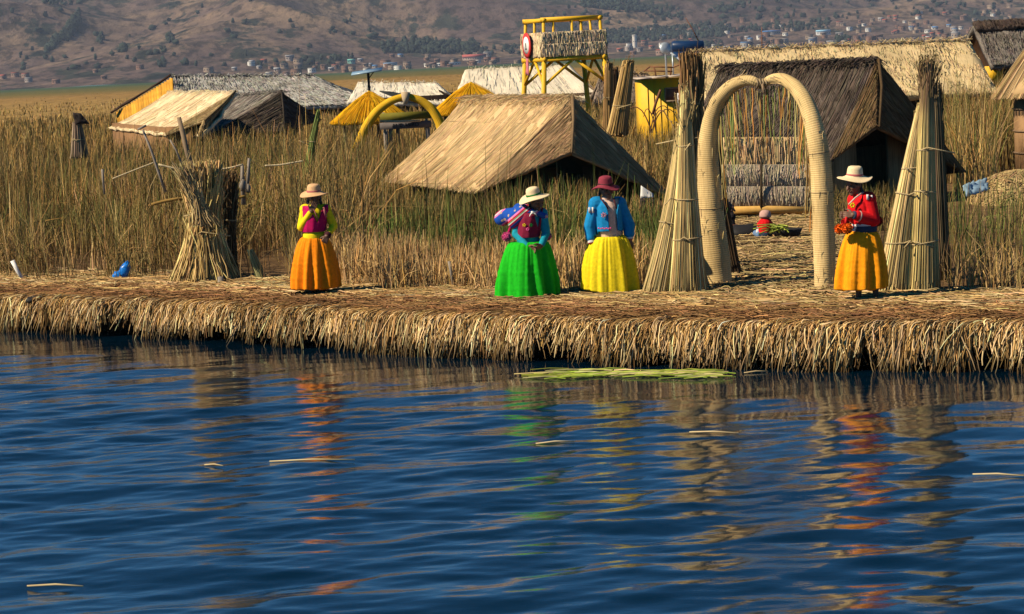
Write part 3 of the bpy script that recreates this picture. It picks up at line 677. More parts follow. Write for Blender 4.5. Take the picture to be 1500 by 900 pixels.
mb = MB(); box(mb, (x0[0] + .03, Ys + 1.3, (ztop + .3) / 2), (.06, 2.5, ztop - .3)); box(mb, (x1[0] - .03, Ys + 1.3, (ztop + .3) / 2), (.06, 2.5, ztop - .3)); box(mb, ((x0[0] + x1[0]) / 2, Ys + 2.58, (ztop + .3) / 2), (x1[0] - x0[0], .06, ztop - .3)); mb.build('wall', M['yellow'], rt)
mb = MB(); sl = math.atan2(zr - ztop, x1[0] - x0[0]); ca, sa = math.cos(sl), math.sin(sl)
ax3 = (np.array([ca, 0, sa]), np.array([0, 1.0, 0]), np.array([-sa, 0, ca]))
for i in range(6):
    box(mb, ((x0[0] + x1[0]) / 2 - .9 + i * .42 + rng.normal(0, .01), Ys + 1.15 + rng.normal(0, .04), (ztop + zr) / 2 + .045 + (-.9 + i * .42) * sa / ca + .004 * (i % 2)), (.43, 3.0, .03), axes=ax3)
mb.build('tin_roof', M['tin'], rt)
sh = P(987, 138.5, Ys - .06); mb = MB(); box(mb, sh, (.42, .05, .30)); s_o = mb.build('shutter', M['rust'], rt)
mb = MB()
for dx in (-.225, .225): box(mb, sh + [dx, -.01, 0], (.04, .07, .36))
for dz in (-.17, .17): box(mb, sh + [0, -.01, dz], (.41, .07, .04))
o = mb.build('shutter_frame', M['wood'], rt)
mb = MB(); sg = P(999, 124, Ys - .05); box(mb, sg, (.19, .02, .09), col=(.07, .07, .09))
for i in range(5): box(mb, sg + [-.07 + i * .035, -.012, 0], (.014, .006, .05), col=(.65, .62, .6))
mb.build('name_plate', mcol, rt)
# solar heater
rt = root('solar_water_heater', P(1000, 112, 61) * [1, 1, 0] + [0, 0, P(1000, 112, 61)[2]], 'dark blue solar water heater tank with slanted collector on the yellow shed roof', 'water heater')
ta, tb = P(984, 69, 61.3), P(1031, 68, 61.3); mb = MB(); tube(mb, [ta, ta + (tb - ta) * .03, tb - (tb - ta) * .03, tb], [.12, .155, .155, .12], 20); mb.build('tank', M['navy'], rt)
mb = MB(); d1 = (ta + tb) / 2 + [0, 0, -.1]; q = [P(986, 76, 61), P(1030, 76, 61), P(1038, 103, 60.2), P(1004, 103, 60.2)]
patch(mb, q[0], q[1], q[2], q[3], 8, 6, .05, (1, 1, 1), 0, out=np.array([0, -1, 1])); mb.build('collector', M['navy'], rt)
mb = MB(); tube(mb, [P(983, 78, 60.9), P(1014, 101, 60.1)], .03, 8); mb.build('frame_rail', M['metal'], rt)
mb = MB()
for u in (P(985, 80, 61.4), P(1028, 80, 61.4)): tube(mb, [u, [u[0], u[1], zr - .02]], .02, 8)
mb.build('frame_leg', M['metal'], rt)
rt = root('satellite_dish', P(975, 112, 60.6), 'small round grey satellite dish on a pole at the left of the water heater', 'satellite dish')
dc = P(975, 71, 60.6); Mr = np.array(Matrix.Rotation(RAD(78), 3, 'X')) ; Mr = np.array(Matrix.Rotation(RAD(22), 3, 'Z')) @ Mr
mb = MB(); lathe(mb, dc, [(.005, .03), (.10, .02), (.16, -.01), (.168, -.012), (.165, .0), (.1, .035), (.005, .05)], 28, M=Mr); mb.build('dish', M['metal'], rt)
mb = MB(); tube(mb, [dc + [0, .06, 0], dc + [0, .08, -.1], np.array([dc[0], dc[1] + .08, ztop - .0])], .028, 8); mb.build('pole', M['metal'], rt)
rt = root('roof_rack', P(955, 112, 61), 'thin dark metal frame lying on the yellow shed roof beside the dish', 'rack')
mb = MB(); zz = ztop + .07
for a_, b_ in (((943, 105), (952, 98)), ((952, 98), (986, 99)), ((958, 98), (961, 112)), ((986, 99), (1008, 90)), ((983, 100), (982, 112)), ((946, 104), (985, 105))): tube(mb, [P(*a_, 61), P(*b_, 61)], .022, 6)
mb.build('frame', M['rust'], rt)
mb = MB(); tube(mb, [P(1003, 56, 61.2), P(1013, 40, 61.2) * .0 + P(1022, 62, 61.2)], .0, 4) if False else None
mb = MB(); tube(mb, [P(1026, 66, 61.3), P(1014, 42, 61.3), P(1004, 26, 61.3)], [.02, .014, .008], 6)
tag(mb.build('antenna_rod', M['rust']), 'thin slanting rod antenna rising from the solar water heater', 'antenna')
mb = MB(); tube(mb, [P(1116, 80, 57.2), P(1116, 40, 57.2)], [.018, .010], 6)
tag(mb.build('antenna_rod', M['rust']), 'thin upright rod antenna above the long bright thatched roof', 'antenna')

# ------------------------------------------------------------------ watchtower
Yt = 75
rt = root('watchtower', P(830, 150, Yt + .6) * [1, 1, 0] + [0, 0, .4], 'yellow wooden watchtower with a reed mat balustrade and a red ring sign', 'watchtower')
near = P(797, 85, Yt); lef = P(769, 81, Yt + 1.9); rig = P(884, 76, Yt + .22); far = lef + rig - near
zf = near[2]; cs = []
for p in (near, lef, far, rig): cs.append(np.array([p[0], p[1], zf]))
ctr = sum(cs) / 4; zp = P(797, 48, Yt)[2]; zt = P(797, 30, Yt)[2]
mb = MB(); e1 = cs[3] - cs[0]; e2 = cs[1] - cs[0]
for i in range(10):
    u = (i + .5) / 10; tube(mb, [cs[0] + e1 * u * 1.0, cs[1] + e1 * u], .07, 8)
mb.build('floor', M['yellow'], rt)
for i in range(4):
    a_, b_ = cs[i], cs[(i + 1) % 4]; ex = nrm(b_ - a_) * .12
    mb = MB(); tube(mb, [a_ - ex + [0, 0, -.06], b_ + ex + [0, 0, -.06]], .085, 10); mb.build('floor_beam', M['yellow'], rt)
pxs = {0: (799, 160), 1: (767, 160), 3: (871, 168), 2: (846, 150)}
feet = []
for i in range(4):
    out = nrm((cs[i] - ctr) * [1, 1, 0]); foot = cs[i] + out * .32; foot = np.array([foot[0], foot[1], .2]); feet.append(foot)
    mb = MB(); tube(mb, [foot, foot * .5 + cs[i] * .5, cs[i] + [0, 0, -.02]], [.10, .092, .085], 10); mb.build('leg', M['yellow'], rt)
for i, j in ((0, 3), (0, 1), (3, 2), (1, 2)):
    for p, q in ((i, j), (j, i)):
        h = cs[p] * .58 + feet[p] * .42 if False else cs[p] * .72 + feet[p] * .28
        mb = MB(); tube(mb, [h, cs[p] * .52 + cs[q] * .48 + [0, 0, -.1]], .05, 8); mb.build('brace', M['yellow'], rt)
posts = [(0, 0), (1, 0), (2, 0), (3, 0), (0, .5), (1, .5), (3, .5), (2, .5)]
for k, u in posts:
    b_ = cs[k] * (1 - u) + cs[(k + 1) % 4] * u; mb = MB(); t2 = b_ + (ctr - b_) * [.06, .06, 0]
    tube(mb, [b_, [t2[0], t2[1], zt]], .055 if u == 0 else .045, 8); mb.build('post', M['yellow'], rt)
for i in range(4):
    a_, b_ = [cs[k] + (ctr - cs[k]) * [.06, .06, 0] for k in (i, (i + 1) % 4)]; ex = nrm(b_ - a_) * .1
    mb = MB(); tube(mb, [np.array([*(a_ - ex)[:2], zt + .02 * (i % 2)]), np.array([*(b_ + ex)[:2], zt + .02 * (i % 2)])], .075, 10); mb.build('top_rail', M['yellow'], rt)
for i in range(4):
    a_, b_ = cs[i], cs[(i + 1) % 4]; o_ = nrm(((a_ + b_) / 2 - ctr) * [1, 1, 0])
    for z0, z1, ex in ((zf + .02, (zf + zp) / 2 + .03, .10), ((zf + zp) / 2 - .02, zp, .08)):
        p = [a_ + o_ * ex, b_ + o_ * ex]; d_ = nrm(p[1] - p[0]) * .08; p = [p[0] - d_, p[1] + d_]
        mb = MB(); patch(mb, np.array([*p[0][:2], z1]), np.array([*p[1][:2], z1]), np.array([*p[1][:2], z0]), np.array([*p[0][:2], z0]), 26, 3, .04, (.74, .58, .37), .018, 0, None, 220, (.72, .56, .36), over=.04, sr=.012, out=o_, slen=(.2, .4)); mb.build('reed_balustrade', M['shag'], rt)
# ring sign on the left face
o_ = nrm(((cs[0] + cs[1]) / 2 - ctr) * [1, 1, 0]); tx = nrm(cs[0] - cs[1]); sc = cs[1] * .53 + cs[0] * .47 + o_ * .22; sc[2] = P(782, 66, Yt)[2]
Mx = np.stack([tx, np.array([0, 0, 1.0]), o_], 1); rs = root('ring_sign', sc, 'round red and white ring sign on the watchtower balustrade', 'sign')
mb = MB(); lathe(mb, sc, [(.30, -.01), (.42, -.01), (.42, .02), (.30, .02)], 32, M=Mx); mb.build('ring', M['red'], rs)
mb = MB(); lathe(mb, sc, [(.005, -.012), (.29, -.012), (.29, .028), (.005, .028)], 28, M=Mx); mb.build('disc', M['white'], rs)
mb = MB(); box(mb, sc + o_ * .032, (.07, .16, .012), axes=(tx, np.array([0, 0, 1.0]), o_)); box(mb, sc + o_ * .032 + [0, 0, -.12], (.13, .06, .012), axes=(tx, np.array([0, 0, 1.0]), o_)); mb.build('mark', M['dark'], rs)
mb = MB(); patch(mb, sc + tx * -.10 + [0, 0, -.40], sc + tx * .06 + [0, 0, -.40], sc + tx * .02 + [0, 0, -1.02], sc + tx * -.28 + [0, 0, -.95], 4, 5, .02, (.55, .16, .2), .01, out=o_); mb.build('ribbon', M['straw'], rs)
rt = root('ladder', P(893, 170, Yt) * [1, 1, 0] + [0, 0, .4], 'dark slanting pole ladder leaning on the right side of the watchtower', 'ladder')
for k, dx in enumerate((0, .28)):
    mb = MB(); tube(mb, [P(912, 190, Yt + .4 + dx * 2), P(884, 62, Yt + 1.0 + dx * 2)], .05, 8); mb.build('rail', M['wood'], rt)
for u in np.linspace(.1, .9, 8):
    mb = MB(); tube(mb, [P(912, 190, Yt + .4) * (1 - u) + P(884, 62, Yt + 1) * u, P(912, 190, Yt + .96) * (1 - u) + P(884, 62, Yt + 1.56) * u], .03, 6); mb.build('rung', M['wood'], rt)

# ------------------------------------------------------------------ yellow cone roofs, yellow arch, boards, solar panel
def cone(apex, rimz, R_, label, sides=8):
    rt = root('cone_kiosk', np.array([apex[0], apex[1], .4]), label, 'kiosk'); H = apex[2] - rimz
    mb = MB(); lathe(mb, apex, [(R_ - .03, -H - .06), (R_, -H), (R_ * .72, -H * .66), (R_ * .42, -H * .34), (.09, -.08), (.03, 0)], sides * 4, wob=lambda v, t, i: v * np.array([1 + (.02 * math.cos(t * sides) if i < 4 else 0)] * 2 + [1]), col=(.86, .43, .010))
    n = 1100; t = rng.uniform(0, 6.28, n); C = np.stack([np.stack([np.cos(t) * r * R_, np.sin(t) * r * R_, np.full(n, -H * h + .02)], -1) for r, h in ((.05, .03), (.42, .33), (.73, .66), (1.06, 1.02))], 1) + apex
    s0 = rng.uniform(0, .5, (n, 1, 1)); C = C[:, :1] * s0 + C * (1 - s0) if False else C
    straws(mb, C + rng.normal(0, .02, (n, 1, 3)), .006, vary((.86, .43, .010), n, .16)); mb.build('roof', M['yellow_straw'], rt)
    for k in range(6):
        t = k * math.pi / 3 + .3; mb = MB(); q = apex + np.array([math.cos(t), math.sin(t), 0]) * R_ * .72
        tube(mb, [[q[0], q[1], .2], [q[0], q[1], rimz + H * .25]], .05, 8); mb.build('post', M['wood'], rt)
    mb = MB(); tube(mb, [apex + [0, 0, -.1], apex + [0, 0, .07]], [.08, .04], 8, (.6, .34, .01)); mb.build('finial', M['yellow_straw'], rt)
    return rt
cone(P(541, 137, 60), P(541, 178, 60)[2], 1.0, 'yellow cone shaped thatched roof below the solar panel')
cone(P(690, 124, 61), P(690, 165, 61)[2], 1.05, 'yellow cone shaped thatched roof partly hidden behind the golden hut')
rt = root('straw_arch', P(590, 215, 55) * [1, 1, 0] + [0, 0, .4], 'low round yellow straw arch over two sign boards', 'arch')
lp = [(520, 228), (536, 186), (552, 163), (572, 148), (594, 141)]; rp = [(652, 225), (646, 182), (632, 158), (614, 146), (594, 141)]
for pl, r1, r2 in ((lp, .13, .085), (rp, .13, .085)):
    c_ = np.array([P(x, y, 55) for x, y in pl]); tt = np.linspace(0, 4, 22); c_ = np.stack([np.interp(tt, range(5), c_[:, k]) for k in range(3)], 1)
    for _ in range(2): c_[1:-1] = (c_[:-2] + 2 * c_[1:-1] + c_[2:]) / 4
    mb = MB(); tube(mb, c_, np.linspace(r1, r2, 22), 14, (.74, .42, .02)); mb.build('arch_limb', M['yellow_straw'], rt, True)
mb = MB(); tube(mb, [P(594, 136, 54.95), P(594, 152, 54.9)], [.12, .06], 10, (.5, .38, .25)); mb.build('knot', M['straw'], rt)
def letters(txt, c, h, colr, rt, Yn=.0):
    cu = bpy.data.curves.new('lettering', 'FONT'); cu.body = txt; cu.size = h; cu.extrude = .006; cu.align_x = 'CENTER'; cu.align_y = 'CENTER'
    ob = bpy.data.objects.new('lettering', cu); COL.objects.link(ob); dg = bpy.context.evaluated_depsgraph_get(); me = bpy.data.meshes.new_from_object(ob.evaluated_get(dg)); bpy.data.objects.remove(ob)
    ob = bpy.data.objects.new('lettering', me); COL.objects.link(ob); me.materials.clear(); me.materials.append(colr)
    ob.rotation_euler = (RAD(90), 0, 0); ob.location = np.asarray(c) - (np.array(rt.location) if rt else 0)
    if rt: ob.parent = rt
    return ob
for k, (ya, yb, cl, lb) in enumerate(((166, 174, (.16, .14, .02), 'dark olive board under the yellow arch, upper of the two boards'), (180, 187, (.14, .12, .12), 'grey board with dark lettering under the yellow arch, lower of the two boards'))):
    rb = root('sign_board', P(594, 190, 55.3) * [1, 1, 0] + [0, 0, .4], lb, 'sign board')
    p, q = P(557, ya, 55.3), P(632, yb, 55.3); c_ = (P(594, (ya + yb) / 2 + (0), 55.3)); hgt = (yb - ya) / 59.5 + .05
    mb = MB(); box(mb, c_, (75 / 59.5, .04, hgt), 0, cl); mb.build('board', M['straw'], rb)
    if k == 1: letters('AUZ ASIRO', c_ + [0, -.03, 0], .13, M['dark'], rb)
    for px_ in (562, 624):
        mb = MB(); t_ = P(px_, 165 + k * 14, 55.36); tube(mb, [[t_[0] + k * .05, t_[1], .2], [t_[0] + k * .05, t_[1], t_[2]]], .035, 8); mb.build('post', M['grey_wood'], rb)
mb = MB(); a_, b_ = P(556, 178, 55.15), P(616, 177, 55.15); tube(mb, [a_, (a_ + b_) / 2 + [0, 0, -.01], b_], .028, 8, (.62, .45, .26)); tag(mb.build('rope', M['rope']), 'thick pale rope strung between the two boards under the yellow arch', 'rope')
rt = root('solar_lamp', P(541, 150, 62) * [1, 1, 0] + [0, 0, .4], 'thin tilted solar panel on a dark pole above the yellow cone roof', 'solar panel')
mb = MB(); c_ = P(537.5, 105, 62); tl = .20
box(mb, c_, (.84, .55, .03), axes=(np.array([.995, 0, .10]), nrm([0, .98, .13]), nrm([-.1, -.13, .99]))); mb.build('solar_panel', M['panel'], rt)
mb = MB(); tube(mb, [c_ + [.03, 0, -.02], P(541, 135, 62.2), np.array([*P(541, 135, 62.2)[:2], .3])], .035, 8); tube(mb, [c_ + [.2, 0, 0], P(539, 117, 62)], .015, 6); mb.build('pole', M['dark'], rt)
# ------------------------------------------------------------------ woven reed arch
def smooth_path(pts, n, it=3):
    pts = np.asarray(pts, float); L = np.r_[0, np.cumsum(np.linalg.norm(np.diff(pts, axis=0), axis=1))]
    t = np.linspace(0, L[-1], n); c = np.stack([np.interp(t, L, pts[:, k]) for k in range(3)], 1)
    for _ in range(it): c[1:-1] = (c[:-2] + 2 * c[1:-1] + c[2:]) / 4
    return c
yl, yr = G(1047, 418)[1], G(1208, 425)[1]; ym = (yl + yr) / 2
rt = root('woven_arch', (G(1047, 418) + G(1208, 425)) / 2, 'tall pale woven reed arch with a fringe of hanging reeds', 'arch')
LP = [(1052, 428, yl), (1047, 380, yl), (1042, 330, yl), (1037.5, 250, yl), (1037, 210, yl), (1042, 175, yl - .05), (1053, 146, yl - .15), (1071, 126, yl - .3), (1090, 117.5, ym + .1), (1104, 117.5, ym), (1116, 126, ym)]
RP = [(1208, 436, yr), (1208, 380, yr), (1206, 320, yr), (1203, 250, yr), (1198, 210, yr), (1190, 175, yr + .05), (1180, 148, yr + .15), (1165, 127, yr + .3), (1147, 115, ym - .1), (1130, 114.5, ym), (1115, 125, ym)]
pw = {0: 23, .12: 22.5, .3: 20, .5: 15.5, .62: 14, .75: 11.5, .88: 9, .97: 6.5, 1: 4}
arch_curves = []
for pl, Yb in ((LP, yl), (RP, yr)):
    c_ = smooth_path([P(*q) for q in pl], 90, 6); arch_curves.append(c_)
    ln = np.linspace(0, 1, 90); r_px = np.interp(ln, list(pw), list(pw.values()))
    if pl is RP: r_px = np.interp(ln, [0, .2, .5, .62, .75, .88, .97, 1], [15, 16.5, 15.5, 14, 12, 9.5, 6.5, 4])
    rr_ = r_px / (F / Yb) * (1 + .012 * np.sin(ln * 240) + .012 * np.sin(ln * 31 + Yb) + .008 * np.sin(ln * 57))
    mb = MB(); tube(mb, c_, rr_, 28, (.66, .475, .225))
    for u in ([.33] if pl is LP else [.40, .55]):
        i = int(u * 89); tube(mb, [c_[i] - (c_[i + 1] - c_[i]) * .18, c_[i] + (c_[i + 1] - c_[i]) * .18], [rr_[i] * 1.02] * 2, 28, (.36, .25, .13))
    o = mb.build('arch_limb', M['woven'], rt, True)
    ns = 60; ii = rng.integers(1, 88, ns); a_ = rng.uniform(0, 6.28, ns); tg = c_[ii + 1] - c_[ii - 1]; tg /= np.linalg.norm(tg, axis=1)[:, None]
    pr_ = np.stack([np.cos(a_), np.sin(a_) * 1.0, np.zeros(ns)], 1); pr_ -= tg * (pr_ * tg).sum(1, keepdims=True); pr_ /= np.linalg.norm(pr_, axis=1)[:, None]
    q0 = c_[ii] + pr_ * rr_[ii][:, None] * .99; ml = MB(); straws(ml, np.stack([q0, q0 + tg * .06 + pr_ * .006, q0 + tg * rng.uniform(.08, .16, (ns, 1)) + pr_ * rng.uniform(.008, .05, (ns, 1))], 1), .0035, vary((.60, .44, .22), ns)); ol = ml.build('loose_ends', M['straw'], rt); ol['kind'] = 'stuff'
mb = MB(); k_ = P(1115.5, 122, ym)
for a in range(4): tube(mb, [k_ + np.array([-.06 + a * .035, -.02, .05]), k_ + np.array([-.05 + a * .035, -.07, 0]), k_ + np.array([-.06 + a * .035, -.02, -.06])], .012, 7, (.30, .22, .13))
tube(mb, [k_ + [0, -.06, 0], k_ + [.02, -.08, -.14]], [.02, .006], 7, (.3, .2, .12)); mb.build('knot', M['rope'], rt)
# fringe under the crown
top = np.concatenate([arch_curves[0][44:], arch_curves[1][44:][::-1]])
n = 190; i0 = rng.integers(0, len(top), n); t0 = top[i0].copy()
t0[:, 2] -= .09; xs = [proj(p)[0] for p in t0]
keep = np.array([1046 < x < 1195 for x in xs]); t0 = t0[keep]; n = len(t0)
edge_f = np.abs((np.array([proj(p)[0] for p in t0]) - 1120) / 70.0)
L = rng.uniform(.35, .85, n) + .85 * np.clip(edge_f - .5, 0, 1); K = 6; tt = np.linspace(0, 1, K)[None, :, None]
cen = np.array([top[:, 0].mean(), 0, 0])
pull = np.zeros((n, 1, 3)); pull[:, 0, 0] = (cen[0] - t0[:, 0]) * .10
C = t0[:, None] + np.array([0, 0, -1.0]) * L[:, None, None] * tt + pull * tt + rng.normal(0, .035, (n, 1, 3)) * [1, .6, 0] * tt + rng.normal(0, .006, (n, K, 3))
fc = vary((.46, .35, .15), n, .3); br = rng.uniform(size=n); fc[br < .35] = vary((.50, .25, .07), (br < .35).sum(), .25); fc[br > .82] = vary((.24, .27, .08), (br > .82).sum(), .2)
mb = MB(); straws(mb, C, rng.uniform(.005, .011, (n, 1)) * np.linspace(1, .6, K)[None], fc); o = mb.build('fringe', M['straw'], rt); o['kind'] = 'stuff'

# ------------------------------------------------------------------ reed bundles
def bundle(name, label, cat, px_base, px_top, wb, wt, ties=(), col=(.50, .40, .21), n=900, Yb=None, Ytop=None, z=.48, tassel=0, dark=.5, jag=.12, mid=None, depth=.8, sw=.0075, tcol=None, group=None, bend=0.0, mess=0.0, Lmin=None):
    b = G(*px_base, z) if Yb is None else P(*px_base, Yb)
    if Yb is not None: b[2] = z
    Yt_ = b[1] if Ytop is None else Ytop
    t = P(*px_top, Yt_); s_ = F / b[1]; wb, wt = wb / s_, wt / s_
    rt = root(name, b, label, cat, group); K = 8
    th = rng.uniform(0, 6.28, n); rr = np.sqrt(rng.uniform(.25, 1, n))
    L = rng.uniform(1 - jag, 1.0, n) if Lmin is None else np.clip(1.02 - np.abs(rng.normal(0, 1 - Lmin, n)) * .55, .45, 1.1); lo = rng.uniform(0, .06, n)
    tt = np.linspace(0, 1, K)
    pr = np.interp(tt, [0, .12, .45, 1] if mid is None else [0, .15, mid[0], 1], [wb, wb * .86, wb * .45 + wt * .55, wt] if mid is None else [wb, wb * .8, mid[1] / s_, wt])
    C = np.zeros((n, K, 3))
    tw = rng.normal(0, .12, n)
    for k in range(K):
        u = lo + (L - lo) * tt[k]; a_ = th + tw * tt[k]; r_ = np.interp(u, tt, pr)
        C[:, k] = b + (t - b) * u[:, None] + np.stack([np.cos(a_) * rr * r_, np.sin(a_) * rr * r_ * depth, np.zeros(n)], 1)
        C[:, k, 0] += bend * math.sin(tt[k] * math.pi)
    if mess:
        C += (rng.normal(0, mess, (n, 1, 3)) * np.array([1, .7, .15])) * (np.abs(tt - .55)[None, :, None] * 1.6) ** 1.3 + rng.normal(0, .010, C.shape)
    C[:, 0, 2] = np.maximum(C[:, 0, 2], z - .03)
    cl = vary(col, n, .40, .05)
    cc = cl[:, None, :] * np.interp(tt, [0, .1, .35, 1], [.75, .9, 1, .95])[None, :, None]
    if tcol is not None: cc[:, K - 2:] = vary(tcol, n, .3)[:, None, :]
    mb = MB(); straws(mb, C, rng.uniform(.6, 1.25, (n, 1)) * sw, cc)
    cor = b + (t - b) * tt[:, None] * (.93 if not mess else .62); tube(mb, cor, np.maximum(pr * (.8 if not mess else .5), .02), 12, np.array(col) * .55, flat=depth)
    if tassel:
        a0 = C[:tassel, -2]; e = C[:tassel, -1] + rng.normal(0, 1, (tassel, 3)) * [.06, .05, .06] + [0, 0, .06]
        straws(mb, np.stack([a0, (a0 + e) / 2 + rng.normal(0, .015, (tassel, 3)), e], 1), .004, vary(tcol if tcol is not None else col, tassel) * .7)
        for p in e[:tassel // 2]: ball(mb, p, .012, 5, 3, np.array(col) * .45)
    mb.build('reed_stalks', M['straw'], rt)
    for u in ties:
        c_ = b + (t - b) * u + [bend * math.sin(u * math.pi), 0, 0]; r_ = np.interp(u, tt, pr) * 1.03; an = np.linspace(0, 2 * math.pi, 25)
        mb = MB(); tl = rng.normal(0, .05); tube(mb, [c_ + np.array([math.cos(a_) * r_, math.sin(a_) * r_ * depth, tl * math.cos(a_) * r_ * 2]) for a_ in an], .009, 6, (.46, .35, .19), cap=False)
        a_ = -1.9 + rng.normal(0, .4); q = c_ + np.array([math.cos(a_) * r_, math.sin(a_) * r_ * depth, 0]); tube(mb, [q, q + [rng.normal(0, .1), -.05, .03], q + [rng.normal(0, .2), -.06, -.05]], .008, 5, (.5, .38, .2)); mb.build('tie', M['rope'], rt)
    return rt
# at the arch's left foot
bundle('reed_bundle', 'tall rough brown reed bundle standing behind the left limb of the arch', 'reed bundle', (1019, 412), (1012, 82), 24, 13, (.62, .78), (.27, .18, .085), 700, tassel=90, tcol=(.24, .14, .06), Lmin=.72, mess=.035, z=.5, Yb=30.0, sw=.012)
bundle('reed_bundle', 'pale reed bundle leaning right against the foot of the arch, outermost of the pale ones', 'reed bundle', (963, 434), (1001, 178), 25, 7, (.42,), (.55, .40, .18), 900, tassel=40, bend=.03)
bundle('reed_bundle', 'pale upright reed bundle with three ties close beside the left limb of the arch', 'reed bundle', (1008, 433), (1004, 132), 29, 6, (.28, .47, .73), (.57, .42, .185), 1000, tassel=50)
bundle('reed_bundle', 'shaded reed bundle leaning behind the left limb of the arch, foot to the right', 'reed bundle', (1076, 416), (1040, 220), 13, 12, (), (.10, .065, .035), 160, Yb=29.0, z=.5)  # shadowed foot of the bundle is put into its dark colour
# at its right foot
bundle('reed_bundle', 'pale reed bundle flaring left beside the woman in the red jacket', 'reed bundle', (1312, 430), (1352, 150), 31, 8, (.27, .52, .66), (.57, .42, .185), 1000, tassel=30, bend=-.02)
bundle('reed_bundle', 'tallest pale reed bundle with dry seed heads, right of the woman in the red jacket', 'reed bundle', (1352, 429), (1359, 90), 26, 7, (.22, .44, .62), (.55, .41, .175), 1000, tassel=150, tcol=(.25, .17, .09), jag=.06)
bundle('reed_bundle', 'dark shaded reed bundle at the right side of the tallest pale bundle', 'reed bundle', (1380, 424), (1368, 118), 15, 11, (), (.20, .14, .075), 300, tassel=30, jag=.2, Yb=27.2)  # only shade here, drawn as an added dark-coloured bundle
# far standing bundles right of the watchtower
bundle('reed_bundle', 'tall brown reed bundle leaning right in front of the yellow shed, thickest of three', 'reed bundle', (903, 200), (921, 88), 17, 8, (.4,), (.36, .22, .085), 260, Yb=49, z=P(903, 200, 49)[2], tassel=20, sw=.016)
bundle('reed_bundle', 'slim brown reed bundle standing close beside the watchtower leg', 'reed bundle', (890, 195), (892, 92), 8, 5, (.5,), (.34, .20, .08), 160, Yb=50, z=P(890, 195, 50)[2], tassel=14, sw=.016)
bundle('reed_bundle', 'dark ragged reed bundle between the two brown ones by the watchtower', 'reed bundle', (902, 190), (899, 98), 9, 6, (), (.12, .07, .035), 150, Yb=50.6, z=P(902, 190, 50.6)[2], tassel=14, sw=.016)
# sheaf at the left
bundle('reed_sheaf', 'large pale reed sheaf tied in the middle with a flared foot', 'reed sheaf', (302, 415), (296, 238), 44, 27, (.60, .42), (.64, .44, .18), 1100, tassel=160, mid=(.60, 20), Lmin=.5, mess=.09, sw=.011, tcol=(.60, .41, .17))
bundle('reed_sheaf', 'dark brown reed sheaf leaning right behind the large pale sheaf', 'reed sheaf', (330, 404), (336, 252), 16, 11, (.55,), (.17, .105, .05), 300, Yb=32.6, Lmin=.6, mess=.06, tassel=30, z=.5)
bundle('reed_sheaf', 'thin reed wisp leaning left out of the top of the large pale sheaf', 'reed sheaf', (299, 330), (268, 236), 8, 15, (), (.50, .36, .17), 220, mess=.08, Yb=31.7, z=P(299, 330, 31.9)[2], jag=.4, tassel=20)
bundle('reed_sheaf', 'small green and tan reed sheaf lying right of the large pale sheaf', 'reed sheaf', (386, 413), (366, 365), 9, 5, (), (.34, .33, .15), 90, jag=.2)
bundle('reed_sheaf', 'single slim green reed bundle standing among the dry reeds behind the rope', 'reed sheaf', (453, 255), (467, 160), 8, 2.5, (.5,), (.17, .22, .06), 90, Yb=40, z=P(453, 255, 40)[2], jag=.35, bend=-.03)
# scarecrow-like stook far left
bundle('reed_stook', 'grey capped stook of dry reeds standing alone in the far left marsh', 'stook', (117, 232), (113, 178), 15, 6, (.5,), (.30, .22, .15), 200, Yb=47, z=P(117, 232, 47)[2], sw=.014, jag=.05)
st = bpy.data.objects[-1] if False else None
rt = [o for o in bpy.data.objects if o.name.startswith('reed_stook')][0]
mb = MB(); q = P(115, 173, 47); patch(mb, q + [-.10, -.1, .12], q + [.05, -.1, .10], q + [.22, -.12, -.12], q + [-.06, -.12, -.12], 5, 4, .14, (.055, .04, .035), .02, out=np.array([0, -1, .2])); mb.build('cap', M['straw'], rt)
# straw mound, right
rt = root('straw_mound', P(1480, 300, 40) * [1, 1, 0] + [0, 0, .5], 'mound of cut straw heaped beside the rounded hut at the right edge', 'straw mound')
mc = P(1500, 285, 40); mc[2] = .3; mb = MB(); ball(mb, mc, (1.0, .8, P(1490, 252, 40)[2] - .3), 24, 14, (.40, .28, .13), rough=.03)
n = 900; v = rng.normal(size=(n, 3)); v[:, 2] = abs(v[:, 2]); v /= np.linalg.norm(v, axis=1)[:, None]; pc = mc + v * [1.02, .82, P(1490, 252, 40)[2] - .28]; dr = rng.normal(size=(n, 3)); dr -= v * (dr * v).sum(1, keepdims=True); dr /= np.linalg.norm(dr, axis=1)[:, None]
straws(mb, np.stack([pc - dr * .18, pc + v * .02, pc + dr * .18], 1), .008, vary((.46, .32, .15), n)); mb.build('straw_heap', M['straw'], rt)
mb = MB(); a_ = P(1412, 277, 38.5); b_ = P(1446, 266, 38.8); patch(mb, a_ + [0, .1, .05], b_ + [0, .1, .06], b_ + [.02, -.1, -.13], a_ + [.02, -.1, -.12], 12, 6, .02, (.44, .52, .56), .022, out=np.array([0, -1, .5])); tag(mb.build('plastic_sheet', M['panel']), 'crumpled pale blue plastic sheet lying before the straw mound', 'plastic sheet')

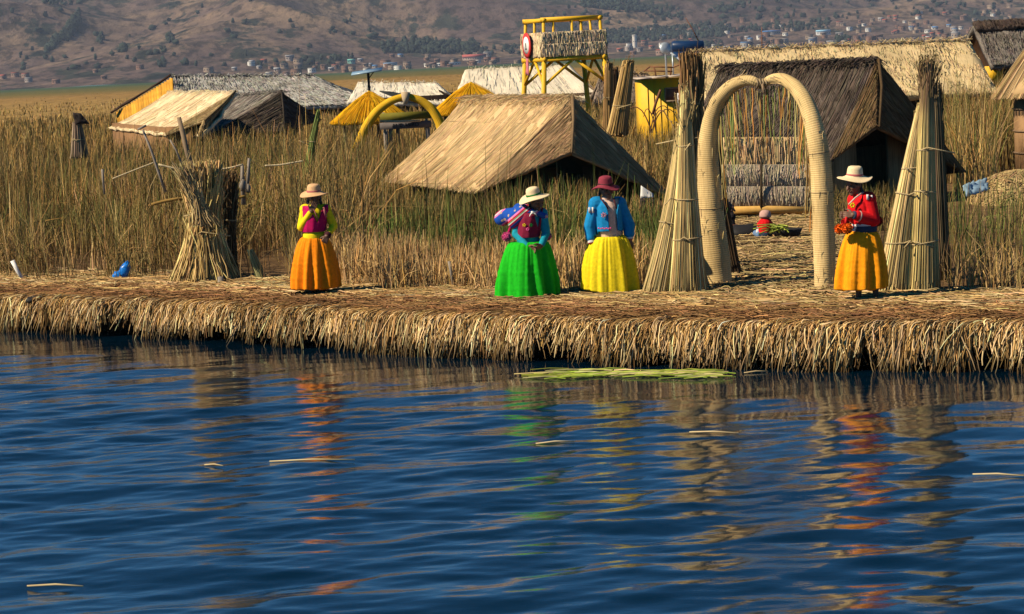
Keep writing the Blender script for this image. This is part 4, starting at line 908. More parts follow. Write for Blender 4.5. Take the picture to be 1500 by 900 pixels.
# ------------------------------------------------------------------ poles, rope, litter on the left
def pole(px, Yd, r, m, label, cat='pole', name='pole', z0=None):
    pts = [P(x, y, Yd + (i * .0)) for i, (x, y) in enumerate(px)]; mb = MB(); tube(mb, pts, np.linspace(r, r * .7, len(pts)), 8); return tag(mb.build(name, M[m], None, True), label, cat)
pole([(285, 262), (274, 222), (262, 172)], 33.0, .045, 'wood', 'thick dark wooden pole leaning left above the large pale sheaf')
pole([(243, 282), (232, 252), (222, 222), (209, 190)], 32.5, .022, 'grey_wood', 'thin crooked pole leaning left with a short crossbar at its top')
mb = MB(); tube(mb, [P(202, 190, 32.45), P(214, 184, 32.45)], .018, 6); tag(mb.build('stick', M['grey_wood']), 'short stick lashed across the top of the thin crooked pole', 'stick')
pole([(268, 245), (258, 220), (249, 205)], 33.4, .016, 'grey_wood', 'short bent white stick above the reed wisp')
pole([(357, 300), (355, 262), (355, 242)], 34, .035, 'grey_wood', 'weathered grey stake under the rope end, left of the forked one', 'stake', 'stake')
pole([(362, 282), (364, 250), (365, 232)], 34, .03, 'grey_wood', 'pale stake with a knotted cloth right of the weathered grey stake', 'stake', 'stake')
mb = MB(); ball(mb, P(355, 272, 33.9), (.05, .05, .09), 9, 6, rough=.12); ball(mb, P(364, 276, 33.9), (.035, .04, .07), 9, 6, rough=.12); tag(mb.build('knotted_cloth', M['grey_wood']), 'grubby white cloth knotted round the two stakes', 'cloth')
def rope(px, Yd, r, label):
    mb = MB(); c_ = smooth_path([P(x, y, Yd) for x, y in px], 20, 3); tube(mb, c_, r, 6, (.55, .44, .27)); tag(mb.build('rope', M['rope']), label, 'rope')
rope([(232, 241), (250, 246), (280, 250), (320, 249), (340, 246), (356, 241)], 33.6, .016, 'pale rope sagging between the crooked pole and the weathered stake')
rope([(388, 243), (410, 242), (444, 236)], 37, .016, 'pale rope tied to the slim green reed bundle')
rope([(165, 262), (195, 250), (226, 238)], 33.2, .010, 'thin rope slanting down to the left from the crooked pole')
pole([(150, 248), (151, 262), (153, 285)], 34.5, .022, 'grey_wood', 'lone short grey stake among the left reeds', 'stake', 'stake')
bst = G(33, 411); pole([(18, 382), (26, 398), (36, 413)], bst[1], .035, 'white', 'white peeled stake leaning at the far left of the bank', 'stake', 'stake')
q = G(323, 417); mb = MB(); tube(mb, [q + [0, 0, -.1], q + [.01, -.0, .11]], [.045, .043], 12); tag(mb.build('stump', M['grey_wood'], None, True), 'short pale wooden stump in front of the large pale sheaf', 'stump')
pole([(658, 383), (661, 400), (665, 424)], G(665, 424)[1], .022, 'grey_wood', 'pale dry stick leaning against the cut reeds between the two skirts', 'stick', 'stick')
# yellow dyed rope-like mat behind the sheaf
mb = MB(); tube(mb, smooth_path([P(222, 300, 32.8), P(240, 295, 32.8), P(262, 291, 32.8), P(300, 292, 33), P(340, 290, 33.2), P(360, 288, 33.2)], 24, 2), .024, 10, (.30, .18, .05)); tag(mb.build('straw_roll', M['straw']), 'yellowish straw roll lying across the reeds behind the large pale sheaf', 'straw roll')
# blue bag
mb = MB(); q = G(179, 411); Mr = np.array(Matrix.Rotation(RAD(24), 3, 'Y'))
ball(mb, q + [.04, 0, .13], (.075, .06, .15), 16, 12, rough=.09, M=Mr); ball(mb, q + [-.05, 0, .07], (.085, .06, .075), 14, 10, rough=.10); ball(mb, q + [.07, .01, .22], (.03, .03, .06), 9, 7, rough=.12, M=Mr)
tag(mb.build('plastic_bag', M['blue_plastic']), 'crumpled bright blue plastic bag at the foot of the left reeds', 'plastic bag')
mb = MB(); q = G(46, 440, .46); ball(mb, q, (.085, .06, .045), 10, 7, rough=.12); ball(mb, q + [.05, .02, .02], (.05, .05, .04), 9, 6, rough=.14); tag(mb.build('lump', M['dark']), 'black lump of debris lying on the straw edge at far left', 'debris')
mb = MB(); a_ = P(940, 275, 37.0); patch(mb, P(939, 272, 37), P(957, 284, 37), P(957, 290, 36.98), P(938, 291, 36.98), 6, 4, .02, (1, 1, 1), .008, out=np.array([0, -1, .2])); tag(mb.build('cloth', M['white']), 'white cloth hung low at the right edge of the golden hut', 'cloth')
mb = MB(); patch(mb, P(938, 292, 36.9), P(962, 292, 36.9), P(962, 318, 36.9), P(938, 318, 36.9), 6, 5, .05, (1, 1, 1), .012, out=np.array([0, -1, .1])); tag(mb.build('cloth', M['dark']), 'dark cloth hanging right below the white cloth by the golden hut', 'cloth')
mb = MB(); q = G(982, 375, .9); q = P(981, 363, G(975, 424)[1] - .25)
for _ in range(5): ball(mb, q + rng.normal(0, .03, 3), (.028, .015, .035), 8, 6, rough=.22)
tag(mb.build('plastic_scrap', M['white']), 'white plastic scrap caught between two pale reed bundles', 'scrap')
# rusty bent pole and dry branch before the shed
mb = MB(); tube(mb, [P(956, 168, 58.6), P(961, 150, 58.6), P(967, 134, 58.6), P(968, 132, 58.6)], .035, 8); tag(mb.build('bent_pole', M['rust']), 'rusty bent pole leaning up before the yellow shed', 'pole')
rt = root('dry_bush', P(957, 190, 58) * [1, 1, 0] + [0, 0, .4], 'bare dark curling branches below the rusty pole before the yellow shed', 'bush'); mb = MB()
for k in range(5):
    a = rng.uniform(-1, 1); b0 = P(957 + rng.normal(0, 3), 195, 58); tube(mb, smooth_path([b0, b0 + [a * .3, 0, .5 + rng.uniform(0, .25)], b0 + [a * .7, rng.normal(0, .1), .6 + rng.uniform(0, .2)], b0 + [a * .9, rng.normal(0, .1), .2 + rng.uniform(0, .3)]], 10, 2), np.linspace(.02, .009, 10), 5)
mb.build('branches', M['rust'], rt)
rt = root('signpost', P(1000, 330, 31.2) * [1, 1, 0] + [0, 0, .5], 'slim grey signpost with a small worn plate before the yellow shed', 'signpost')
tp = P(996, 140, 31.2); mb = MB(); bt = P(1001, 300, 31.2); box(mb, (tp + bt) / 2 + [0, 0, -.3], (.035, .025, tp[2] - bt[2] + .6)); mb.build('post', M['grey_wood'], rt)
mb = MB(); q = P(995.5, 145, 31.15); box(mb, q, (.06, .015, .16), col=(.5, .48, .46)); box(mb, q + [0, -.009, .035], (.036, .006, .035), col=(.14, .1, .1)); box(mb, q + [0, -.009, -.03], (.03, .006, .04), col=(.3, .1, .08)); mb.build('plate', mcol, rt)
# basin with greens near the child
rt = root('basin', G(1146, 350), 'dark round basin holding green reeds beside the seated child', 'basin'); q = G(1153, 350)
mb = MB(); lathe(mb, q + [0, 0, .0], [(.12, 0), (.20, .06), (.24, .15), (.225, .155), (.18, .07), (.01, .05)], 24); mb.build('bowl', M['dark'], rt)
n = 20; mb = MB(); b0 = q + np.c_[rng.normal(-.08, .07, (n, 2)), np.full(n, .12)]; straws(mb, np.stack([b0, b0 + np.c_[rng.normal(-.1, .08, n), rng.normal(0, .06, n), rng.uniform(.05, .12, n)], b0 + np.c_[rng.normal(-.2, .1, n), rng.normal(0, .1, n), rng.uniform(-.02, .12, n)]], 1), .012, vary((.25, .3, .05), n)); mb.build('greens', M['straw'], rt)
mb = MB(); q = G(1092, 349); ball(mb, q + [0, .3, .05], (.35, .2, .14), 14, 8, rough=.08); tag(mb.build('dark_sack', M['dark']), 'dark flat sack lying between the two seated figures', 'sack')

# ------------------------------------------------------------------ the straw on the bank
def zprof(d): return np.interp(d, PR_D[3:], PR_Z[3:])
def bank_layer(n, d_hi, d_lo, drop, col, sw, lift, s0=-16, s1=28, lean=-.05, K=8, kk=.24, cols=None):
    s = rng.uniform(s0, s1, n)
    cl = np.array([noise.noise(Vector((x * 2.2, 1.3, 0))) for x in s]) ; c2 = np.array([noise.noise(Vector((x * 6.5, 4.3, 0))) for x in s])
    d0 = rng.uniform(d_lo, d_hi, n); Lh = drop[0] + (drop[1] - drop[0]) * rng.uniform(0, 1, n) + .34 * cl + .34 * c2
    Lh = np.maximum(Lh, .12); t = np.linspace(0, 1, K)[None]
    path = d0[:, None] - Lh[:, None] * t                          # arc length left before the lip
    d = np.where(path > .16, path, .16 - (.16 - path) * .10 - .03)
    z = np.where(path > .16, zprof(np.maximum(path, .16)), zprof(.16) - (.16 - path) * 1.0) + lift * rng.uniform(.2, 1, (n, 1)) * np.minimum(1, .35 + t)
    over = np.maximum(.16 - path, 0)
    d = d - lift * rng.uniform(.1, 1.4, (n, 1)) * (.3 + t) + rng.normal(0, .02, (n, 1)) * t
    ok = z > -.03
    z = np.maximum(z, -.05)
    ss = s[:, None] + (lean + rng.normal(0, kk, (n, 1))) * t * Lh[:, None] + rng.normal(0, .007, (n, K)).cumsum(1)
    XY = SD(ss, d); C = np.concatenate([XY, z[..., None]], -1)
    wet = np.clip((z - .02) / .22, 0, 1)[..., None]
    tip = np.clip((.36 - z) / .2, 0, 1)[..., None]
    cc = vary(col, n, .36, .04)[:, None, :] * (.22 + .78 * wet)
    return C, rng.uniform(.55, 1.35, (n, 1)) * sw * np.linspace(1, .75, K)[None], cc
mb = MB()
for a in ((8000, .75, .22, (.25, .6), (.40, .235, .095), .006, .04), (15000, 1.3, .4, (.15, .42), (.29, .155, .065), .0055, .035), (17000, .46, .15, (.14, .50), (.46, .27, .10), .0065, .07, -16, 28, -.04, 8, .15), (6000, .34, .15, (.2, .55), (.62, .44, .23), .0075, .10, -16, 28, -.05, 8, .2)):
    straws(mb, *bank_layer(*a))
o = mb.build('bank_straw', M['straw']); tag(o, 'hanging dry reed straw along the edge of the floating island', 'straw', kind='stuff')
def litter(n, dlo, dhi, col, sw, Lr, s0=-16, s1=28, align=.5, mask=None, lift=.03):
    s = rng.uniform(s0, s1, n); d = rng.uniform(dlo, dhi, n)
    xy = SD(s, d)
    if mask is not None: k = mask(xy); xy, d = xy[k], d[k]; n = len(xy)
    a = rng.normal(0, align, n); dirv = np.cos(a)[:, None] * Tn + np.sin(a)[:, None] * Nn; L = rng.uniform(*Lr, n)
    z = ground_z(d) + rng.uniform(.005, lift, n) + .02; t = np.linspace(-.5, .5, 4)
    C = np.zeros((n, 4, 3))
    for k in range(4):
        C[:, k, :2] = xy + dirv * (L * t[k])[:, None] + rng.normal(0, .012, (n, 2)); C[:, k, 2] = z + rng.normal(0, .012, n)
    return C, rng.uniform(.6, 1.3, (n, 1)) * sw, vary(col, n, .32)
mb = MB()
straws(mb, *litter(9000, .9, 2.9, (.42, .265, .11), .006, (.2, .6)))
straws(mb, *litter(2400, 1.2, 3.2, (.52, .38, .19), .007, (.25, .8), align=.35))
straws(mb, *litter(8000, .4, 1.5, (.24, .125, .052), .006, (.15, .5)))
def path_mask(xy):
    px = np.array([proj([p[0], p[1], .5])[0] for p in xy]); return (px > 1050) & (px < 1235) & (xy[:, 1] < 41)
straws(mb, *litter(60000, 2.5, 17, (.44, .31, .145), .007, (.2, .7), align=1.2, mask=path_mask, lift=.06))
o = mb.build('loose_straw', M['straw']); tag(o, 'loose cut straw strewn over the trampled island floor', 'straw', kind='stuff')
# floating reeds
mb = MB(); n = 120; u = rng.uniform(0, 1, n) ** 1.2; c0 = np.array([G(800 + 250 * a + rng.normal(0, 6), 552 + rng.normal(0, 2.6) - 3 * math.sin(a * 3), 0) for a in u]); dv = np.c_[np.ones(n), rng.normal(-.25, .22, n), np.zeros(n)]; L = rng.uniform(.2, .6, n)[:, None]
straws(mb, np.stack([c0 - dv * L / 2 + [0, 0, .018], c0 + [0, 0, .03], c0 + dv * L / 2 + [0, 0, .018]], 1), .007, np.where(rng.uniform(size=(n, 1)) < .55, vary((.30, .36, .05), n), vary((.5, .42, .2), n))); 
tag(mb.build('floating_reeds', M['straw']), 'raft of green and yellow reeds drifting below the bank', 'reeds', kind='stuff')
for (xa, ya, xb, yb, lb) in [(40, 861, 122, 862, 'long straw floating at the bottom left of the water'), (300, 683, 327, 685, 'short straw floating left of the orange reflection'), (785, 652, 842, 649, 'thick pale straw floating in the green reflection'), (1425, 697, 1500, 700, 'forked straw floating near the right edge of the water'), (1090, 548, 1125, 546, 'thin straw floating at the right end of the drifting reeds'), (1010, 635, 1082, 637, 'straw floating below the arch reflection'), (395, 678, 520, 676, 'thin long straw floating across the left orange reflection')]:
    a_, b_ = G(xa, ya, 0), G(xb, yb, 0); mb = MB(); tube(mb, [a_ + [0, 0, .012], (a_ + b_) / 2 + [0, .02, .02], b_ + [0, 0, .015]], [.006, .008, .005], 6, (.55, .42, .23)); tag(mb.build('floating_straw', M['straw']), lb, 'straw')
# ------------------------------------------------------------------ reed beds
def build_reeds():
    def inpoly_px(px, Y, a, b, y0, y1): return (px > a) & (px < b) & (Y > y0) & (Y < y1)
    def sample(n, y0, y1, p=1.0, margin=1.06):
        t = rng.uniform(0, 1, n); Y = y0 * (y1 / y0) ** t
        px = 750 + (rng.uniform(-1, 1, n)) * 750 * margin + 0
        X = (px - 750) / F * Y; return X, Y
    def make(X, Y, h, lean, w, cb, ct, K=4, z=None):
        n = len(X); s, d = to_sd(np.c_[X, Y]); z0 = ground_z(d) - .03 if z is None else z
        a = rng.uniform(0, 6.28, n); lv = np.c_[np.cos(a), np.sin(a)] * (lean * h)[:, None] + np.array([.03, .0]) * h[:, None]
        t = np.linspace(0, 1, K); C = np.zeros((n, K, 3))
        for k in range(K):
            C[:, k, 0] = X + lv[:, 0] * t[k] ** 1.8; C[:, k, 1] = Y + lv[:, 1] * t[k] ** 1.8
            C[:, k, 2] = z0 + h * t[k] * np.sqrt(np.maximum(.2, 1 - (lean * t[k]) ** 2))
        C[:, 1:-1, :2] += rng.normal(0, .015, (n, K - 2, 2))
        tt = t[None, :, None] ** .8
        cc = cb[:, None, :] * (1 - tt) + ct[:, None, :] * tt
        ww = w[:, None] * np.array([1, .95, .75, .25] if K == 4 else np.linspace(1, .3, K))[None]
        return C, ww, cc
    def nz(X, Y, f, o=0.0): return np.array([noise.noise(Vector((x * f, y * f, o))) for x, y in zip(X, Y)])
    GOLD, TAN, OLIVE, GREEN, BROWN, DARK = map(np.array, ((.44, .245, .075), (.47, .305, .14), (.20, .145, .045), (.08, .12, .026), (.22, .115, .046), (.06, .036, .018)))
    def pick(n, cols, w):
        k = rng.choice(len(cols), n, p=w); return np.stack(cols)[k] * np.exp(rng.normal(0, .25, (n, 1))) * (1 + rng.normal(0, .06, (n, 3)))
    def tone(X, Y, cb, ct, k):
        a = nz(X, Y, .45, 7.7)[:, None]; g = np.clip(nz(X, Y, .8, 2.2) * 1.7 + .22, 0, 1)[:, None] * k
        e = np.exp(.7 * a); gr = np.array([.10, .12, .03])
        return cb * e, (ct * (1 - g) + gr * g) * e
    def px_of(X, Y): return 750 + F * X / Y
    mb = MB()
    # --- front belts, walked along the shore
    def belt(n, d0, d1, xa, xb, h0, h1, lean, w, bc, bw, tc, tw, hn=.25, gapk=.8, smax=30):
        s = rng.uniform(-20, smax, n); d = rng.uniform(0, 1, n) ** 1.15 * (d1 - d0) + d0 + .25 * np.sin(s * 1.9) + .15 * np.sin(s * 4.7 + 2)
        XY = SD(s, d); X, Y = XY[:, 0], XY[:, 1]; px = px_of(X, Y); k = (px > xa) & (px < xb)
        k &= ~((px > 1058) & (px < 1196)) & ~((px > 1196) & (px < 1232) & (d < 3.6))
        k &= ~((px > 346) & (px < 424) & (Y < 36.0) & (rng.uniform(size=n) < .96))          # shaded hollow right of the sheaf
        k &= ~((px > 66) & (px < 158) & (d < 5.5) & (rng.uniform(size=n) < .78))
        k &= ~((px > 258) & (px < 345) & (Y < 33.0))
        k &= ~((px > 1285) & (px < 1392) & (d < 3.1)) & ~((px > 945) & (px < 1058) & (d < 3.2))
        for q in FOOT: k &= ~((abs(X - q[0]) < q[2]) & (Y < q[1] + .3))
        k &= ~((nz(X, Y, 1.1, 3.3) > .22) & (rng.uniform(size=len(X)) < gapk))
        X, Y, d = X[k], Y[k], d[k]; n = len(X)
        if n == 0: return
        f = np.clip((d - d0) / max(d1 - d0, .1), 0, 1)
        h = (h0 + (h1 - h0) * f) * (1 + hn * rng.normal(0, .6, n)) * (1 + hn * 1.6 * nz(X, Y, .7)); h = np.maximum(h, .15)
        ln = np.abs(rng.normal(0, lean, n)); wild = rng.uniform(size=n) < .14; ln[wild] = rng.uniform(.3, .9, wild.sum())
        C, ww, cc = make(X, Y, h, ln, w * rng.uniform(.6, 1.3, n), *tone(X, Y, pick(n, bc, bw), pick(n, tc, tw), .9 if hn > .16 else .1)); straws(mb, C, ww, cc, 2)
    # left belt: tangled olive and brown
    belt(58000, 2.1, 9.5, -330, 445, .75, 1.25, .30, .0052, [TAN, BROWN, OLIVE, DARK], [.3, .35, .25, .1], [GOLD, OLIVE, TAN, GREEN], [.27, .35, .2, .18])
    belt(9500, 1.9, 3.6, -90, 345, .35, .7, .55, .0048, [TAN, BROWN, DARK], [.4, .4, .2], [TAN, BROWN, GOLD], [.45, .3, .25])
    belt(4940, 3.2, 6.0, 296, 347, 1.3, 1.7, .08, .010, [TAN, BROWN, OLIVE], [.3, .4, .3], [GOLD, OLIVE, TAN], [.4, .4, .2], gapk=0)  # tall brush added to throw shade into the hollow by the sheaf
    belt(9000, 2.8, 8.5, 24, 67, 1.15, 1.35, .06, .0065, [TAN, BROWN, OLIVE], [.3, .4, .3], [GOLD, OLIVE, TAN], [.4, .4, .2], gapk=0)  # dense reed wall added to shade the hollow at far left
    belt(16000, 2.8, 9.0, 308, 350, 1.35, 1.65, .06, .0065, [TAN, BROWN, OLIVE], [.3, .4, .3], [GOLD, OLIVE, TAN], [.4, .4, .2], gapk=0)  # extra dense reeds added to block sun from the sheaf hollow
    # brush behind the left woman
    belt(20900, 3.0, 8.5, 425, 545, 1.25, 1.95, .30, .0055, [BROWN, TAN, DARK], [.5, .3, .2], [BROWN, GOLD, TAN], [.4, .3, .3])
    # cut golden stubble, green reeds behind it
    belt(28500, 2.2, 4.1, 425, 960, .50, .64, .16, .0062, [TAN * 1.25, GOLD * 1.2, BROWN], [.55, .25, .2], [TAN * 1.45, GOLD * 1.3, TAN], [.6, .25, .15], hn=.15, gapk=.3)
    belt(6650, 2.05, 2.8, 425, 960, .2, .4, .55, .0055, [TAN, BROWN], [.7, .3], [TAN, GOLD], [.7, .3], hn=.3)
    belt(28500, 4.2, 8.6, 505, 1062, .66, .80, .13, .0055, [OLIVE, BROWN, GREEN], [.4, .1, .5], [GREEN * 1.5, OLIVE, GOLD], [.80, .15, .05], hn=.3)
    belt(1710, 4.2, 8.0, 545, 930, 1.0, 1.4, .08, .007, [OLIVE, BROWN], [.5, .5], [TAN, OLIVE, GREEN], [.4, .3, .3], hn=.3)
    # right belts
    belt(17100, 2.7, 4.6, 1365, 1640, .45, .62, .30, .0055, [TAN, BROWN, OLIVE], [.45, .35, .2], [TAN, GOLD, OLIVE], [.5, .25, .25], hn=.3)
    belt(6650, 4.2, 11, 1232, 1372, .55, .62, .14, .0055, [OLIVE, GREEN, BROWN], [.45, .35, .2], [GREEN, OLIVE, TAN], [.6, .28, .12], hn=.4)
    belt(17100, 4.2, 12, 1368, 1640, .66, .84, .14, .0055, [OLIVE, GREEN, BROWN], [.45, .35, .2], [GREEN, OLIVE, TAN], [.6, .28, .12], hn=.3)
    belt(1140, 6.5, 12.5, 1162, 1236, .5, .75, .15, .008, [OLIVE, GREEN], [.5, .5], [GREEN, OLIVE, TAN], [.6, .28, .12], hn=.3)
    # --- bed proper
    def bed(n, y0, y1, hfun, w0, cols_b, wb, cols_t, wt, lean=.22, keep=None, margin=1.08, zr=None):
        n = int(n * 1.25); X, Y = sample(n, y0, y1, margin=1.34); px = px_of(X, Y); s, d = to_sd(np.c_[X, Y])
        k = (d > 7.5) & ~((nz(X, Y, .7, 5.5) > .25) & (Y < 70) & (rng.uniform(size=len(X)) < .7))
        k &= ~((px > 1045) & (px < 1200) & (Y < 42)) & ~((px > 1372) & (Y < 42.5)) & ~((px > 1468) & (Y < 49))
        # huts stand clear of stalks
        k &= ~((px > 690) & (px < 985) & (Y > 37.6) & (Y < 46)) & ~((px > 560) & (px < 860) & (Y > 39.5) & (Y < 46.5) & (px > 560 + (46.5 - Y) * 8))
        k &= ~((px > 985) & (px < 1405) & (Y > 38.6) & (Y < 46)) & ~((px > 935) & (px < 1060) & (Y > 59) & (Y < 63)) & ~((px > 1010) & (px < 1470) & (Y > 54.8) & (Y < 60))
        k &= ~((px > 165) & (px < 430) & (Y > 62.8) & (Y < 77)) & ~((px > 340) & (px < 475) & (Y > 68.5) & (Y < 78))
        if keep is not None: k &= keep(px, Y)
        X, Y, px = X[k], Y[k], px[k]; n = len(X); h = hfun(px, Y) * (1 + .22 * rng.normal(0, .6, n)) * (1 + .20 * nz(X, Y, .35, 4))
        h = np.maximum(h, .2); w = w0 * np.maximum(1, Y / 45) * rng.uniform(.6, 1.3, n)
        C, ww, cc = make(X, Y, h, np.abs(rng.normal(0, lean, n)), w, *tone(X, Y, pick(n, cols_b, wb), pick(n, cols_t, wt), .65)); straws(mb, C, ww, cc, 2)
    hl = lambda px, Y: np.where(px < 560, np.interp(Y, [30, 40, 60, 62, 120], [1.25, 1.35, 1.42, 1.3, 1.15]), np.where(px < 905, np.interp(Y, [34, 48, 60, 75], [.8, 1.0, 1.15, 1.2]), np.where(px < 1010, np.interp(Y, [30, 40, 47, 60], [.6, .65, 1.0, 1.1]), np.where(px < 1375, .55, np.interp(Y, [30, 41, 47, 60], [.95, 1.2, 1.5, 1.4])))))
    bed(46800, 35, 52, hl, .0065, [OLIVE, BROWN, TAN], [.4, .35, .25], [OLIVE, GOLD, GREEN, TAN], [.36, .30, .14, .2])
    bed(46800, 50, 80, hl, .0075, [OLIVE, BROWN, GOLD], [.4, .3, .3], [OLIVE, GOLD, TAN], [.40, .38, .22])
    bed(39600, 78, 125, hl, .012, [OLIVE, GOLD], [.5, .5], [GOLD, OLIVE, TAN], [.5, .3, .2], keep=lambda px, Y: px < 1000)
    bed(43200, 110, 260, lambda px, Y: 1.0 + 0 * px, .016, [GOLD, OLIVE], [.5, .5], [GOLD, TAN, OLIVE], [.5, .2, .3], keep=lambda px, Y: px < 1000)
    bed(18000, 250, 520, lambda px, Y: .9 + 0 * px, .020, [GOLD, OLIVE], [.4, .6], [GOLD, OLIVE], [.5, .5], keep=lambda px, Y: px < 1000)
    # tall brush between the brown hut and the rounded hut
    bed(9000, 43, 50, lambda px, Y: 1.9 + 0 * px, .0065, [BROWN, OLIVE, DARK], [.4, .3, .3], [OLIVE, GREEN, BROWN, TAN], [.35, .2, .25, .2], lean=.25, keep=lambda px, Y: (px > 1385) & (px < 1475))
    bed(5400, 43, 50, lambda px, Y: 1.0 + 0 * px, .0065, [BROWN, OLIVE, TAN], [.4, .3, .3], [OLIVE, GOLD, TAN], [.4, .3, .3], lean=.3, keep=lambda px, Y: (px > 900) & (px < 1000))
    o = mb.build('reed_bed', M['reed']); tag(o, 'dense bed of dry golden and green totora reeds around the huts', 'reeds', kind='stuff')
FOOT = []
for (x, y, w) in ((463, 433, .42), (773, 437, .5), (892, 431, .5), (1262, 440, .45)):
    q = G(x, y); FOOT.append((q[0], q[1], w))
build_reeds()
# ------------------------------------------------------------------ people
def cap_prim(mb, p0, p1, r0_, r1_, seg=12):
    p0, p1 = np.asarray(p0, float), np.asarray(p1, float); d = p1 - p0; L = max(np.linalg.norm(d), 1e-5); d = d / L
    ang = np.linspace(-math.pi / 2, 0, 5)
    pts = [p0 + d * r0_ * math.sin(a) for a in ang] + [p1 + d * r1_ * math.sin(-a) for a in ang[::-1]]
    rad = [max(r0_ * math.cos(a), .0005) for a in ang] + [max(r1_ * math.cos(a), .0005) for a in ang[::-1]]
    tube(mb, pts, rad, seg)
def fuse(name, prims, voxel, m, rt, smooth=6, cut=None, factor=.5, thick=0.0):
    """sweep of tapered limbs and ovals fused to one continuous skin"""
    mb = MB()
    for p in prims:
        if p[0] == 'c': cap_prim(mb, *p[1:])
        else: ball(mb, np.asarray(p[1], float), p[2], 18, 12, M=p[3] if len(p) > 3 else None)
    o = mb.build('tmp', m, None)
    rm = o.modifiers.new('r', 'REMESH'); rm.mode = 'VOXEL'; rm.voxel_size = voxel
    sm = o.modifiers.new('s', 'SMOOTH'); sm.iterations = smooth; sm.factor = factor
    dg = bpy.context.evaluated_depsgraph_get(); dg.update()
    me = bpy.data.meshes.new_from_object(o.evaluated_get(dg)); bpy.data.objects.remove(o)
    me.name = name
    if cut is not None:
        bm = bmesh.new(); bm.from_mesh(me); bm.normal_update()
        dead = [f for f in bm.faces if cut(np.array(f.calc_center_median()), np.array(f.normal))]
        bmesh.ops.delete(bm, geom=dead, context='FACES'); bm.to_mesh(me); bm.free()
    me.transform(Matrix.Translation(-rt.location)); me.polygons.foreach_set('use_smooth', np.ones(len(me.polygons), bool))
    me.materials.clear(); me.materials.append(m)
    ob = bpy.data.objects.new(name, me); COL.objects.link(ob); ob.parent = rt
    if thick:
        so_ = ob.modifiers.new('t', 'SOLIDIFY'); so_.thickness = thick; so_.offset = 0
    return ob
def frame(fwd):
    f_ = nrm([fwd[0], fwd[1], fwd[2] if len(fwd) > 2 else 0]); r_ = nrm(np.cross(f_, [0, 0, 1.0])); u_ = np.cross(r_, f_)
    return np.stack([r_, f_, u_], 1)                       # columns: right, forward, up
def head_prims(hc, fwd, k=1.0):
    Mh = frame(fwd); L = lambda x, y, z: hc + Mh @ (np.array([x, y, z]) * k)
    return [('e', hc, (.072 * k, .088 * k, .105 * k), Mh), ('c', L(0, .035, -.045), L(0, .058, -.088), .050 * k, .030 * k),
            ('c', L(0, .088, .015), L(0, .110, -.028), .010 * k, .016 * k), ('c', L(-.035, .073, .030), L(.035, .073, .030), .016 * k, .016 * k),
            ('c', L(-.020, .086, -.055), L(.020, .086, -.055), .009 * k, .009 * k), ('e', L(-.040, .062, -.020), (.024 * k,) * 3), ('e', L(.040, .062, -.020), (.024 * k,) * 3),
            ('e', L(-.073, -.005, -.005), (.012 * k, .022 * k, .032 * k), Mh), ('e', L(.073, -.005, -.005), (.012 * k, .022 * k, .032 * k), Mh)], L
def hand_prims(wr, d, side, curl=.5, k=1.0):
    d = nrm(d); side = nrm(np.asarray(side, float) - d * (d @ np.asarray(side, float))); n_ = np.cross(d, side); out = []
    for off, ln in zip((-.030, -.010, .011, .031), (.055, .066, .070, .062)):
        kn = wr + (d * .078 + side * off) * k; out.append(('c', wr + side * off * .5 * k, kn, .016 * k, .0125 * k))
        mid = kn + (d * (1 - .45 * curl) + n_ * .6 * curl + side * off * 2) * ln * .55 * k; tip = mid + (d * (1 - 1.1 * curl) + n_ * 1.0 * curl) * ln * .5 * k
        out += [('c', kn, mid, .0098 * k, .0088 * k), ('c', mid, tip, .0088 * k, .0072 * k)]
    b = wr + (d * .022 + side * .030) * k; m_ = b + (d * .030 + side * .030 + n_ * .012) * k; out += [('c', b, m_, .0135 * k, .0105 * k), ('c', m_, m_ + (d * .032 + side * .006 + n_ * .014) * k, .0105 * k, .0078 * k)]
    return out
